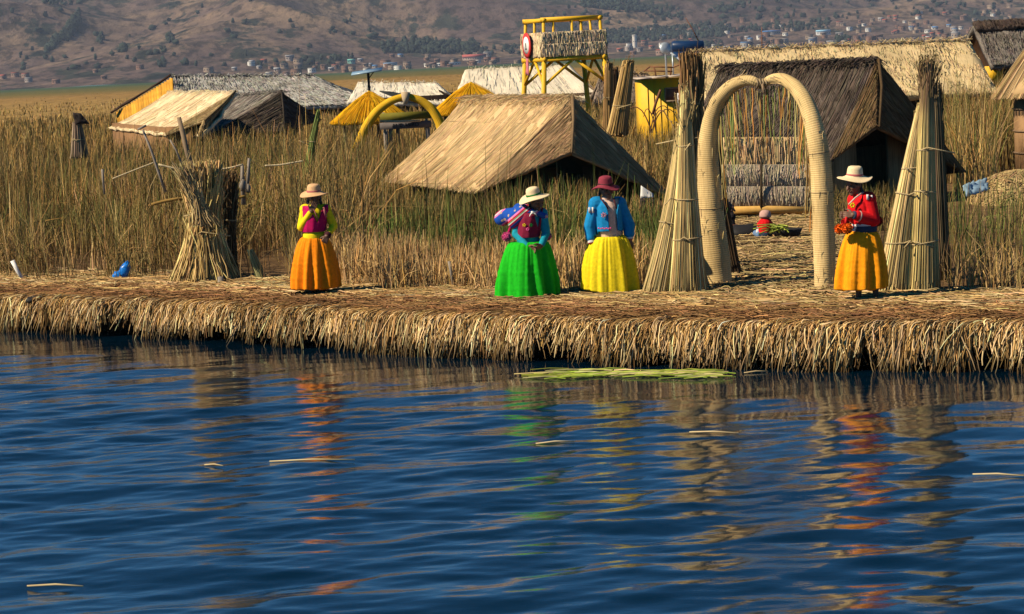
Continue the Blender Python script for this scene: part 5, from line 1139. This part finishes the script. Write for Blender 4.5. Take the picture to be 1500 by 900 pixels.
def skirt(rt, ct, cb, rt_, rb, m, seed, depth=.84, tucks=(.52, .66, .80), tilt=0.0, nf=10):
    r = np.random.default_rng(seed); seg, K = 150, 34; th = np.arange(seg) * 2 * math.pi / seg
    fold = np.zeros(seg)
    for _ in range(10): f = r.integers(nf - 5, nf + 6); fold += r.uniform(.4, 1) * np.cos(f * th + r.uniform(0, 6.28)) * (1 + .5 * np.cos(th * r.integers(1, 4) + r.uniform(0, 6.28)))
    fold /= np.abs(fold).max(); fold = np.sign(fold) * np.abs(fold) ** .85
    gath = np.zeros(seg)
    for f in (23, 31, 37, 44): gath += r.uniform(.5, 1) * np.cos(f * th + r.uniform(0, 6.28))
    gath /= np.abs(gath).max()
    drift = r.normal(0, .25); V = []
    for i in range(K):
        v = i / (K - 1); rad = rt_ + (rb - rt_) * (1.26 * v ** .55 - .26 * v ** 2.0)
        fo = np.interp(th + drift * v * .5 + .02 * math.sin(v * 5), np.r_[th - 2 * math.pi, th, th + 2 * math.pi], np.r_[fold, fold, fold])
        rr_ = rad * (1 + .155 * fo * min(1, .2 + v * 1.1) + .038 * gath * math.exp(-v * 1.0))
        for tk in tucks: rr_ = rr_ + (.007 * max(0, 1 - (tk - v) / .035) if 0 <= tk - v < .035 else 0)
        c_ = ct * (1 - v) + cb * v
        z = c_[2] + tilt * np.cos(th) * v + (.014 * fo if v > .97 else 0)
        V.append(np.stack([c_[0] + np.cos(th) * rr_, c_[1] + np.sin(th) * rr_ * depth, z + 0 * th], 1))
    for j, sc in ((K - 1, .975), (K - 2, .95), (int(K * .6), .93)):            # turned-in lining
        w = V[j].copy(); c_ = w.mean(0); w[:, :2] = c_[:2] + (w[:, :2] - c_[:2]) * sc; w[:, 2] += .012 if j < K - 1 else .004; V.append(w)
    n = len(V); V = np.concatenate(V); mb = MB()
    mb.add(V, [(i * seg + j, (i + 1) * seg + j, (i + 1) * seg + (j + 1) % seg, i * seg + (j + 1) % seg) for i in range(n - 1) for j in range(seg)] + [tuple(range(seg))])
    return mb.build('skirt', m, rt, True)
def hat(rt, c, fwd, brim, crown_r, crown_h, m, band_m, tilt=(0, 0), droop=.012, band_lab=None):
    Mr = np.array(Matrix.Rotation(tilt[0], 3, 'Y')) @ np.array(Matrix.Rotation(tilt[1], 3, 'X'))
    ph = rng.uniform(0, 6)
    wob = lambda v, t, i: v + np.array([0, 0, (v[0] ** 2 + v[1] ** 2) / brim ** 2 * (.018 * math.cos(2 * t + ph) + .008 * math.cos(3 * t))])
    mb = MB(); prof = [(.01, crown_h * .80), (crown_r * .8, crown_h * .78), (crown_r * .9, .03), (crown_r + .01, -.004), (brim * .8, -droop - .010), (brim, -droop * 1.6 - .004), (brim + .004, -droop * 1.6 + .002), (brim * .985, -droop * 1.6 + .006), (brim * .8, -droop + .001), (crown_r + .022, .008), (crown_r + .004, .018), (crown_r * .97, crown_h * .35), (crown_r * .92, crown_h * .72), (crown_r * .80, crown_h * .92), (crown_r * .55, crown_h), (.01, crown_h * .985)]
    lathe(mb, c, prof, 48, M=Mr, wob=wob); h = mb.build('hat', m, rt, True)
    mb = MB(); lathe(mb, c, [(crown_r * 1.0, .012), (crown_r * 1.035, .014), (crown_r * 1.03, .040), (crown_r * .99, .042)], 48, M=Mr)
    b = mb.build('hat_band', band_m, None, True); b.data.transform(Matrix.Translation(-rt.location)); b.parent = h
    return h
def ring(rt, name, c, axis, r, h, m, parent=None):
    a = nrm(axis); mb = MB(); tube(mb, [c - a * h / 2, c - a * h * .3, c + a * h * .3, c + a * h / 2], [r * .97, r, r, r * .97], 18); return mb.build(name, m, rt, True)
def pompom(rt, c, r, m, name='pompom'):
    mb = MB(); ball(mb, c, r * .8, 14, 9, (1, 1, 1), rough=.04); n = 260; v = rng.normal(size=(n, 3)); v /= np.linalg.norm(v, axis=1)[:, None]
    straws(mb, np.stack([c + v * r * .6, c + v * r * .85, c + v * r * 1.05 + rng.normal(0, .003, (n, 3))], 1), .004, np.ones((n, 3))); return mb.build(name, m, rt)
def braid(rt, pts, m=None):
    mb = MB(); c_ = smooth_path(pts, 26, 2); tube(mb, c_, .016 * (1 + .25 * np.abs(np.sin(np.arange(26) * 1.2))), 10); return mb.build('braid', m or M['hair'], rt, True)
def eyes(rt, L):
    for sx in (-.031, .031):
        mb = MB(); ball(mb, L(sx, .080, .008), .0095, 10, 7); mb.build('eye', M['dark'], rt, True)
ORANGE = cloth_mat('orange_cloth', (.80, .22, .004)); AMBER = cloth_mat('amber_cloth', (.86, .30, .006)); GREEN_C = cloth_mat('green_cloth', (.010, .40, .012)); YELLOW_C = cloth_mat('yellow_cloth', (.74, .56, .012))
LEMON = cloth_mat('lemon_knit', (.80, .60, .012)); MAGENTA = cloth_mat('magenta_felt', (.42, .004, .085)); TEAL = cloth_mat('turquoise_knit', (.01, .25, .34)); MAROON = cloth_mat('maroon_cloth', (.20, .012, .04))
BLUE_C = cloth_mat('azure_cloth', (.008, .20, .46)); CREAM = cloth_mat('cream_knit', (.62, .44, .36)); RED_C = cloth_mat('scarlet_cloth', (.62, .008, .012)); NAVY_C = cloth_mat('navy_cloth', (.03, .045, .085)); WHITE_C = cloth_mat('white_cloth', (.68, .64, .62))
PINK = cloth_mat('pink_wool', (.75, .10, .30)); ORANGE_W = cloth_mat('orange_wool', (.85, .13, .008)); RED_W = cloth_mat('red_wool', (.62, .02, .02)); STRAW_HAT = cloth_mat('straw_hat', (.72, .56, .34), .12, 60); TAN_HAT = cloth_mat('tan_felt', (.62, .37, .19), .12, 60)
WINE_HAT = cloth_mat('wine_felt', (.24, .035, .055)); GREEN_B = cloth_mat('green_ribbon', (.01, .16, .03)); ROSE_B = cloth_mat('rose_ribbon', (.42, .12, .12)); DARK_B = cloth_mat('dark_ribbon', (.07, .02, .025)); SHOE = cloth_mat('dark_shoe', (.02, .016, .014)); DENIM = cloth_mat('blue_denim', (.12, .20, .36))
def aguayo():
    m, t, b = mat('striped_carrying_cloth', rough=.85, spec=.1); tc = N_(t, 'ShaderNodeTexCoord'); mp = N_(t, 'ShaderNodeMapping'); mp.inputs['Rotation'].default_value = (0, RAD(38), 0); t.links.new(tc.outputs['Object'], mp.inputs[0])
    sp = N_(t, 'ShaderNodeSeparateXYZ'); t.links.new(mp.outputs[0], sp.inputs[0])
    m1 = N_(t, 'ShaderNodeMath', operation='MULTIPLY'); m1.inputs[1].default_value = 3.6; t.links.new(sp.outputs[2], m1.inputs[0]); m2 = N_(t, 'ShaderNodeMath', operation='FRACT'); t.links.new(m1.outputs[0], m2.inputs[0])
    B_, Mg, Wt, Rd, Gr, Pk = (.012, .07, .36), (.42, .012, .12), (.55, .5, .48), (.36, .01, .03), (.08, .22, .10), (.60, .16, .36)
    r = ramp(t, [(0, B_), (.36, B_), (.40, Pk), (.46, Wt), (.50, Mg), (.60, B_), (.70, Rd), (.78, Wt), (.82, Gr), (.86, Rd), (.93, Pk)]); r.color_ramp.interpolation = 'CONSTANT'
    t.links.new(m2.outputs[0], r.inputs[0])
    vo = N_(t, 'ShaderNodeTexVoronoi'); vo.inputs['Scale'].default_value = 13; t.links.new(mp.outputs[0], vo.inputs['Vector'])
    lt = N_(t, 'ShaderNodeMath', operation='LESS_THAN'); lt.inputs[1].default_value = .24; t.links.new(vo.outputs['Distance'], lt.inputs[0])
    mx = N_(t, 'ShaderNodeMix', data_type='RGBA'); t.links.new(lt.outputs[0], mx.inputs[0]); t.links.new(r.outputs[0], mx.inputs[6]); mx.inputs[7].default_value = (.42, .30, .22, 1); t.links.new(mx.outputs[2], b.inputs['Base Color']); return m
AGUAYO = aguayo()

def woman(label, foot_px, jp, fwd, hatspec, skirtspec, top_m, torso_r=(.135, .12), arms=(), legs=None, head_k=1.0, Z=.5):
    """jp: joints given as photo pixel + depth offset; every joint becomes a point in metres"""
    Yd = G(*foot_px, Z)[1]; J = {k: P(v[0], v[1], Yd + (v[2] if len(v) > 2 else 0)) for k, v in jp.items()}
    loc = G(*foot_px, Z); rt = root('person', loc, label, 'person'); s_ = F / Yd
    hp, L = head_prims(J['head'], fwd, head_k)
    waist, chest, neck = J['waist'], J['chest'], J['neck']
    hip = waist + [0, 0, -.10]
    body = list(hp) + [('c', neck + [0, .01, -.02], J['head'] + [0, .005, -.04], .050, .046), ('c', chest, waist, torso_r[0] * .86, torso_r[1] * .88), ('e', hip, (.155, .12, .12)), ('c', J['shL'], J['shR'], .062, .062), ('c', chest + [0, 0, .02], neck + [0, 0, -.02], .085, .055)]
    for sd_, e_, w_, h_, sv, cu in arms:
        sh, el, wr, hd = J[sd_], J[e_], J[w_], J[h_]
        body += [('c', sh, el, .046, .039), ('c', el, wr, .037, .027)] + hand_prims(wr, hd - wr, np.array(sv, float), cu)
    kz = (hip[2] + Z) / 2
    for k, fx in (('aL', -1), ('aR', 1)):
        an = J[k].copy(); an[2] = Z + .075; h0_ = hip + [fx * .075, 0, -.03]; kn = (h0_ + an) / 2 + [0, -.03, 0]
        body += [('c', h0_, kn, .080, .055), ('c', kn, an, .050, .034), ('c', an + [0, .02, -.045], an + nrm([fwd[0], fwd[1], 0]) * .13 + [0, 0, -.052], .030, .026)]
        sh_ = [('c', an + [0, .02, -.048], an + nrm([fwd[0], fwd[1], 0]) * .14 + [0, 0, -.056], .034, .030)]
        fuse('shoe', sh_, .008, SHOE, rt, 3)
    fuse('body', body, .0052, M['skin'], rt, 3, factor=.4); eyes(rt, L)
    # hair under the hat
    Mh = frame(fwd); fuse('hair', [('e', J['head'] + Mh @ np.array([0, -.014, .016]), (.080, .088, .105), Mh)], .008, M['hair'], rt, 2, cut=lambda c, n: (Mh.T @ (c - J['head']))[1] > .052 and (Mh.T @ (c - J['head']))[2] < .05)
    # blouse
    bl = [('c', chest, waist, torso_r[0], torso_r[1]), ('c', J['shL'], J['shR'], .074, .074), ('c', chest + [0, 0, .02], neck + [0, 0, -.03], .10, .062), ('e', waist, (.145, .118, .07))]
    for sd_, e_, w_, h_, sv, cu in arms:
        sh, el, wr = J[sd_], J[e_], J[w_]; bl += [('c', sh, el, .064, .055), ('c', el, el * .12 + wr * .88, .053, .040)]
    fuse('blouse', bl, .008, top_m, rt, 5)
    ct, cb, rt_px, rb_px, sm, seed = skirtspec[:6]
    skirt(rt, P(*ct, Yd), P(*cb, Yd), rt_px / s_, rb_px / s_, sm, seed, **(skirtspec[6] if len(skirtspec) > 6 else {}))
    hx, hy, br, cr, ch, hm, bm_, tl = hatspec[:8]; hat(rt, P(hx, hy, Yd + jp['head'][2] if len(jp['head']) > 2 else Yd), fwd, br / s_, cr, ch, hm, bm_, tl)
    return rt, J, Yd, s_, Mh

# woman at the left: hand raised to her mouth
rt, J, Yd, s_, Mh = woman('woman in an orange skirt and magenta vest raising one hand to her mouth', (463, 433),
    dict(head=(460, 287, -.02), neck=(461, 301, 0), chest=(461, 315, 0), waist=(460, 343, 0), shL=(447, 307, 0), shR=(477, 307, .02), eL=(441, 333, -.05), wL=(456, 310, -.16), hL=(463, 295, -.17), eR=(489, 331, .04), wR=(479, 346, -.12), hR=(474, 357, -.14), aL=(457, 430), aR=(469, 431)),
    (.22, -1.0, -.25), (460, 283, 20.5, .092, .118, TAN_HAT, ROSE_B, (.0, .10)), ((460, 346), (463, 422), 15.5, 36.5, ORANGE, 3), LEMON, (.142, .13),
    [('shL', 'eL', 'wL', 'hL', (-1, 0, .2), .35), ('shR', 'eR', 'wR', 'hR', (-1, -.2, 0), .5)])
ch, wa, nk = J['chest'], J['waist'], J['neck']
fuse('vest', [('c', ch + [0, 0, .02], wa + [0, 0, .07], .162, .158), ('c', J['shL'] * .9 + J['shR'] * .1, J['shR'] * .9 + J['shL'] * .1, .084, .084), ('c', ch + [0, 0, .02], nk + [0, 0, -.05], .115, .075)], .0075, MAGENTA, rt, 5,
     cut=lambda c, n: c[2] > nk[2] + .0 or c[2] < wa[2] + .035 or (n[1] < -.1 and abs(c[0] - (nk[0] + .035)) < (c[2] - (ch[2] - .10)) * .42), thick=.012)
for a, b in (((457, 300), (466, 322)), ((474, 304), (478, 318))):
    mb = MB(); p, q = P(*a, Yd - .145), P(*b, Yd - .165); tube(mb, [p, (p + q) / 2 + [0, -.02, 0], q], .014, 8, flat=.5); mb.build('vest_trim', ROSE_B, rt, True)
ring(rt, 'cuff', J['wR'] * .9 + J['eR'] * .1, J['wR'] - J['eR'], .046, .05, DARK_B)
ring(rt, 'waistband', wa + [0, 0, -.035], [0, 0, 1], .146, .10, LEMON)
braid(rt, [J['head'] + [-.07, .03, .0], J['head'] + [-.085, .01, -.10], ch + [-.12, .06, -.05]]); braid(rt, [J['head'] + [.07, .03, .0], J['head'] + [.08, .02, -.10], ch + [.13, .08, -.06]])

# woman with a bundle on her back
rt, J, Yd, s_, Mh = woman('stooping woman in a bright green skirt with a striped cloth over her shoulder', (774, 437),
    dict(head=(786, 295, -.10), neck=(781, 306, -.05), chest=(777, 324, -.02), waist=(774, 352, 0), shL=(765, 313, .03), shR=(794, 313, -.03), eL=(756, 343, -.02), wL=(773, 362, -.19), hL=(784, 368, -.22), eR=(800, 341, -.04), wR=(793, 360, -.17), hR=(783, 368, -.23), aL=(768, 434), aR=(781, 434)),
    (.55, -.8, -.45), (782, 288, 23, .090, .115, STRAW_HAT, GREEN_B, (-.20, .16)), ((774, 354), (774, 437), 26, 43.5, GREEN_C, 8, dict(tucks=(.38, .52, .66, .8))), TEAL, (.135, .12),
    [('shL', 'eL', 'wL', 'hL', (0, -.3, 1), .55), ('shR', 'eR', 'wR', 'hR', (0, -.3, 1), .6)])
ch, wa, nk = J['chest'], J['waist'], J['neck']
fuse('vest', [('c', ch + [0, 0, .02], wa + [0, -.01, .06], .148, .142), ('c', J['shL'] * .88 + J['shR'] * .12, J['shR'] * .88 + J['shL'] * .12, .082, .082), ('c', ch + [0, 0, .02], nk + [0, 0, -.05], .112, .075)], .0075, MAROON, rt, 5,
     cut=lambda c, n: c[2] > nk[2] + .01 or c[2] < wa[2] + .04 or (n[1] < -.1 and abs(c[0] - (nk[0] + .045)) < (c[2] - (ch[2] - .10)) * .22 and c[2] > ch[2] - .1), thick=.012)
for k in range(3):
    mb = MB(); q = P(768 + k * 5, 330 + (k % 2) * 6, Yd - .165)
    for a in range(5): ball(mb, q + np.array([math.cos(a * 1.257) * .014, -.004, math.sin(a * 1.257) * .014]), (.009, .006, .009), 8, 5)
    mb.build('embroidered_flower', [YELLOW_C, PINK, GREEN_B][k], rt, True)
pompom(rt, P(742, 347, Yd + .03), .058, PINK); pompom(rt, P(802, 346, Yd + .06), .050, PINK)
mb = MB(); tube(mb, [P(748, 333, Yd + .1), P(745, 341, Yd + .04)], .018, 8); tube(mb, [P(797, 335, Yd + .14), P(801, 341, Yd + .08)], .018, 8); mb.build('tassel_cord', MAGENTA, rt, True)
braid(rt, [J['head'] + [-.06, .06, .0], J['head'] + [-.09, .08, -.08], ch + [-.05, .14, .0]])
rb = root('carrying_bundle', P(745, 320, Yd + .12), 'blue and red striped cloth bundle slung on the back of the stooping woman', 'bundle')
sh = P(768, 306, Yd - .03)
fuse('sling_cloth', [('e', P(739, 319, Yd + .16), (.115, .13, .105), frame((1, 0, .2))), ('c', P(741, 318, Yd + .16), P(756, 316, Yd + .06), .105, .105), ('c', P(756, 318, Yd + .02), P(766, 309, Yd - .02), .10, .085), ('c', P(752, 327, Yd - .02), P(764, 316, Yd - .06), .07, .075), ('c', P(766, 309, Yd - .05), P(778, 309, Yd - .13), .072, .035), ('c', P(760, 306, Yd + .1), P(790, 308, Yd + .06), .07, .05), ('c', P(790, 308, Yd + .03), P(797, 316, Yd - .05), .055, .05), ('c', P(796, 316, Yd - .07), P(783, 311, Yd - .15), .045, .03)], .008, AGUAYO, rb, 6)
mb = MB(); kq = P(781, 311, Yd - .17); ball(mb, kq, (.028, .022, .024), 12, 8, rough=.06)
for dx, dz in ((-.05, -.05), (.045, -.055), (.05, .02)): tube(mb, [kq, kq + [dx * .6, -.01, dz * .4], kq + [dx, -.01, dz]], [.016, .014, .006], 8, flat=.5)
mb.build('knot', WHITE_C, rb, True)

# woman in the wine hat
rt, J, Yd, s_, Mh = woman('woman in a yellow skirt, azure jacket and maroon hat, arms at her sides', (892, 431),
    dict(head=(889, 278, -.02), neck=(889, 291, 0), chest=(890, 310, 0), waist=(894, 342, 0), shL=(873, 299, -.02), shR=(907, 299, .03), eL=(864, 333, -.03), wL=(867, 356, -.07), hL=(870, 371, -.09), eR=(921, 331, .03), wR=(922, 350, .0), hR=(924, 362, -.02), aL=(884, 428), aR=(900, 429)),
    (.32, -1.0, -.12), (887, 273, 20.5, .094, .125, WINE_HAT, DARK_B, (.02, .10)), ((892, 346), (895, 428), 23, 42, YELLOW_C, 21, dict(tucks=(.48, .57, .66), tilt=-.06)), CREAM, (.148, .14),
    [('shL', 'eL', 'wL', 'hL', (1, -.5, 0), .3), ('shR', 'eR', 'wR', 'hR', (-1, -.5, 0), .3)])
ch, wa, nk = J['chest'], J['waist'], J['neck']
jk = [('c', ch + [0, 0, .01], wa + [-.01, 0, .05], .172, .168), ('c', J['shL'], J['shR'], .088, .088), ('c', ch + [0, 0, .02], nk + [0, 0, -.05], .12, .08)]
for a, b, c_ in (('shL', 'eL', 'wL'), ('shR', 'eR', 'wR')): jk += [('c', J[a], J[b], .078, .072), ('c', J[b], J[b] * .36 + J[c_] * .64, .070, .060)]
zc = wa[2] + .035; cx = nk[0] + .055
fuse('jacket', jk, .0075, BLUE_C, rt, 5, cut=lambda c, n: (c[2] > nk[2] - .01 and abs(c[0] - nk[0]) < .09) or (abs(c[0] - ch[0]) < .19 and c[2] < zc and np.linalg.norm(c - J['eL']) > .13 and np.linalg.norm(c - J['eR']) > .13) or (n[1] < .1 and c[1] < ch[1] and abs(c[0] - cx) < .055 + max(0, c[2] - ch[2]) * .28 and c[2] < nk[2]), thick=.014)
for k, w in (('L', 1), ('R', 1)): ring(rt, 'cuff', J['w' + k] * .88 + J['e' + k] * .12, J['w' + k] - J['e' + k], .050, .05, WHITE_C); ring(rt, 'cuff_trim', J['w' + k] * .99 + J['e' + k] * .01, J['w' + k] - J['e' + k], .047, .022, RED_C)
mb = MB(); fq = P(884.5, 315.5, Yd - .185)
for a in range(7): t_ = a * 2 * math.pi / 7; tube(mb, [fq, fq + np.array([math.cos(t_) * .034, -.003, math.sin(t_) * .034])], [.006, .010], 6, flat=.6)
mb.build('embroidered_flower', cloth_mat('blossom_thread', (.70, .22, .22)), rt)
mb = MB()
for k in range(7): ball(mb, P(877 + k * 2.9, 334.5 + (k % 2) * .8, Yd - .175 - .004 * k), (.012, .006, .010), 8, 5)
mb.build('hem_embroidery', PINK, rt, True)
for dx in (0, 5):
    mb = MB(); box(mb, P(863.5 + dx, 308, Yd - .105 - .012 * dx / 5), (.024, .012, .07)); mb.build('sleeve_patch', WHITE_C, rt)
for a, b in (((880, 291), (891, 306)), ((899, 291), (903, 306))):
    mb = MB(); tube(mb, [P(*a, Yd - .10), P((a[0] + b[0]) / 2, (a[1] + b[1]) / 2, Yd - .155), P(*b, Yd - .172)], .010, 8, flat=.6); mb.build('jacket_trim', DARK_B, rt, True)
ring(rt, 'collar', nk + [0, -.0, .005], [0, -.15, 1], .062, .05, CREAM)
braid(rt, [J['head'] + [-.075, .03, .0], J['head'] + [-.10, .02, -.09], ch + [-.14, .12, -.02]]); 

# woman at the right, in profile
rt, J, Yd, s_, Mh = woman('woman in a red jacket and amber skirt turned left, hands at her chest', (1268, 442),
    dict(head=(1252, 271, 0), neck=(1259, 284, 0), chest=(1262, 303, 0), waist=(1266, 332, 0), shL=(1252, 293, .09), shR=(1272, 292, -.06), eL=(1250, 318, .05), wL=(1243, 318, -.05), hL=(1236, 316, -.10), eR=(1279, 322, -.10), wR=(1250, 315, -.20), hR=(1237, 315, -.18), aL=(1258, 438), aR=(1283, 437)),
    (-.85, -.50, -.15), (1252, 260, 25.5, .092, .128, STRAW_HAT, ROSE_B, (.06, .06)), ((1263, 338), (1261, 423), 18.5, 37, AMBER, 14, dict(tucks=(.5, .68, .84))), RED_C, (.128, .118),
    [('shL', 'eL', 'wL', 'hL', (0, -.2, 1), .6), ('shR', 'eR', 'wR', 'hR', (0, .2, 1), .6)])
ch, wa, nk = J['chest'], J['waist'], J['neck']
fuse('jacket', [('c', ch, wa + [0, 0, .07], .140, .142), ('c', J['shL'], J['shR'], .080, .086), ('c', J['shR'], J['eR'], .080, .074), ('c', J['eR'], J['wR'] * .8 + J['eR'] * .2, .072, .054), ('c', J['shL'], J['eL'], .07, .066), ('e', wa + [.03, 0, .06], (.15, .14, .06))], .0075, RED_C, rt, 5, cut=lambda c, n: c[2] < wa[2] + .03 and np.linalg.norm(c - J['eR']) > .1, thick=.012)
ring(rt, 'shirt_hem', wa + [0, 0, .025], [0, 0, 1], .140, .035, WHITE_C); ring(rt, 'waistband', wa + [0, 0, -.022], [0, 0, 1], .142, .075, NAVY_C)
ring(rt, 'cuff', J['wR'] * .93 + J['eR'] * .07, J['wR'] - J['eR'], .046, .04, NAVY_C); ring(rt, 'cuff', J['wR'] * .72 + J['eR'] * .28, J['wR'] - J['eR'], .062, .018, CREAM)
mb = MB(); tube(mb, [P(1264, 282, Yd - .09), P(1253, 290, Yd - .15), P(1243, 300, Yd - .14)], .010, 8); mb.build('collar_trim', CREAM, rt, True)
mb = MB(); box(mb, P(1271, 289, Yd - .150), (.026, .012, .06)); box(mb, P(1277, 290, Yd - .135), (.022, .012, .06)); mb.build('sleeve_patch', WHITE_C, rt)
mb = MB(); q = P(1249, 301, Yd - .160)
for a in range(6): t_ = a * math.pi / 3; ball(mb, q + np.array([math.cos(t_) * .02, -.003, math.sin(t_) * .02]), (.012, .007, .012), 8, 5)
mb.build('embroidered_flower', YELLOW_C, rt, True)
mb = MB(); tube(mb, [P(1240, 318, Yd - .22), P(1239, 328, Yd - .22)], .016, 8); mb.build('tassel_cord', RED_W, rt, True)
pompom(rt, P(1230, 336, Yd - .16), .058, ORANGE_W); pompom(rt, P(1241, 335, Yd - .22), .060, ORANGE_W); pompom(rt, P(1238, 326, Yd - .17), .046, RED_W); pompom(rt, P(1286, 324, Yd + .10), .055, RED_W)
braid(rt, [J['head'] + [.05, -.02, .0], J['head'] + [.09, -.03, -.10], ch + [.10, -.06, -.02]])

# seated child seen from behind
q = G(1122, 350); Yd = q[1]; rt = root('person', q, 'small child in a red vest and pale cap sitting on the straw path', 'person'); s_ = F / Yd
hd = P(1121, 318, Yd); hp, L = head_prims(hd, (.25, .95, -.2), .82); cx_ = q + [0, 0, .06]
ch = P(1121, 331, Yd); aL, aR = P(1113.5, 330, Yd), P(1129, 330, Yd)
arms_ = [(aL, P(1111, 340, Yd + .02), P(1114, 346, Yd + .12)), (aR, P(1132, 340, Yd + .02), P(1134, 346, Yd + .14))]
body = hp + [('c', ch + [0, 0, .04], hd + [0, 0, -.04], .04, .04), ('c', ch, cx_, .085, .095)]
for a, b, c_ in arms_: body += [('c', a, b, .03, .027), ('c', b, c_, .026, .02)] + hand_prims(c_, [0, 1, -.1], (1, 0, 0), .4, .65)
body += [('c', q + [-.08, 0, .07], q + [-.12, .30, .07], .055, .04), ('c', q + [.08, 0, .07], q + [.14, .30, .07], .055, .04)]
fuse('body', body, .005, M['skin'], rt, 3, factor=.4); eyes(rt, L)
fuse('shirt', [('c', ch, cx_, .098, .105)] + [x for a, b, c_ in arms_ for x in (('c', a, b, .045, .040), ('c', b, b * .15 + c_ * .85, .039, .032))], .007, WHITE_C, rt, 4)
fuse('vest', [('c', ch + [0, 0, .015], cx_ + [0, 0, .05], .116, .118), ('c', aL, aR, .055, .055)], .007, RED_C, rt, 4)
ring(rt, 'vest_hem', P(1121.5, 343, Yd), [0, 0, 1], .126, .06, NAVY_C)
fuse('trousers', [('e', q + [0, .02, .05], (.135, .12, .07)), ('c', q + [-.08, 0, .07], q + [-.12, .28, .07], .070, .052), ('c', q + [.08, 0, .07], q + [.14, .28, .07], .070, .052)], .008, DENIM, rt, 4)
mb = MB(); lathe(mb, hd + [0, 0, .015], [(.005, .0), (.088, -.02), (.092, .0), (.086, .05), (.06, .082), (.005, .095)], 28); mb.build('cap', cloth_mat('pale_cap', (.50, .30, .26)), rt, True)
# seated figure half hidden by the arch limb
q = G(1065, 346); Yd = q[1] + .1; rt = root('person', q, 'dark clothed person sitting half hidden behind the left limb of the arch', 'person')
hd = P(1067, 306, Yd); hp, L = head_prims(hd, (.9, -.3, -.1), .95); ch = P(1065, 321, Yd); cx_ = q + [-.03, .1, .08]
sl, sr_ = P(1060, 318, Yd + .05), P(1071, 318, Yd - .05); wr_ = P(1079, 336, Yd - .1)
fuse('body', hp + [('c', ch + [0, 0, .05], hd + [0, 0, -.05], .045, .045), ('c', ch, cx_, .10, .12), ('c', sr_, P(1073, 330, Yd - .08), .04, .035), ('c', P(1073, 330, Yd - .08), wr_, .034, .026), ('c', sl, P(1062, 331, Yd), .04, .035), ('c', q + [0, 0, .1], q + [.30, -.02, .10], .08, .05)] + hand_prims(wr_, [1, 0, -.3], (0, -1, .2), .4), .0055, M['skin'], rt, 3, factor=.4); eyes(rt, L)
fuse('hair', [('e', hd + [-.012, 0, .02], (.085, .088, .10))], .008, M['hair'], rt, 2, cut=lambda c, n: c[0] > hd[0] + .045)
fuse('shawl', [('c', ch + [0, 0, .01], cx_, .125, .15), ('c', sl, sr_, .075, .075), ('c', sr_, P(1073, 330, Yd - .08), .055, .05), ('c', sl, P(1062, 331, Yd), .055, .05), ('c', P(1073, 330, Yd - .08), wr_ * .85 + P(1073, 330, Yd - .08) * .15, .048, .04)], .008, cloth_mat('black_wool', (.02, .016, .018)), rt, 5)
fuse('skirt', [('e', q + [0, .08, .07], (.24, .2, .10)), ('c', q + [0, 0, .09], q + [.26, -.02, .08], .11, .085)], .01, cloth_mat('brown_wool', (.10, .04, .025)), rt, 5)
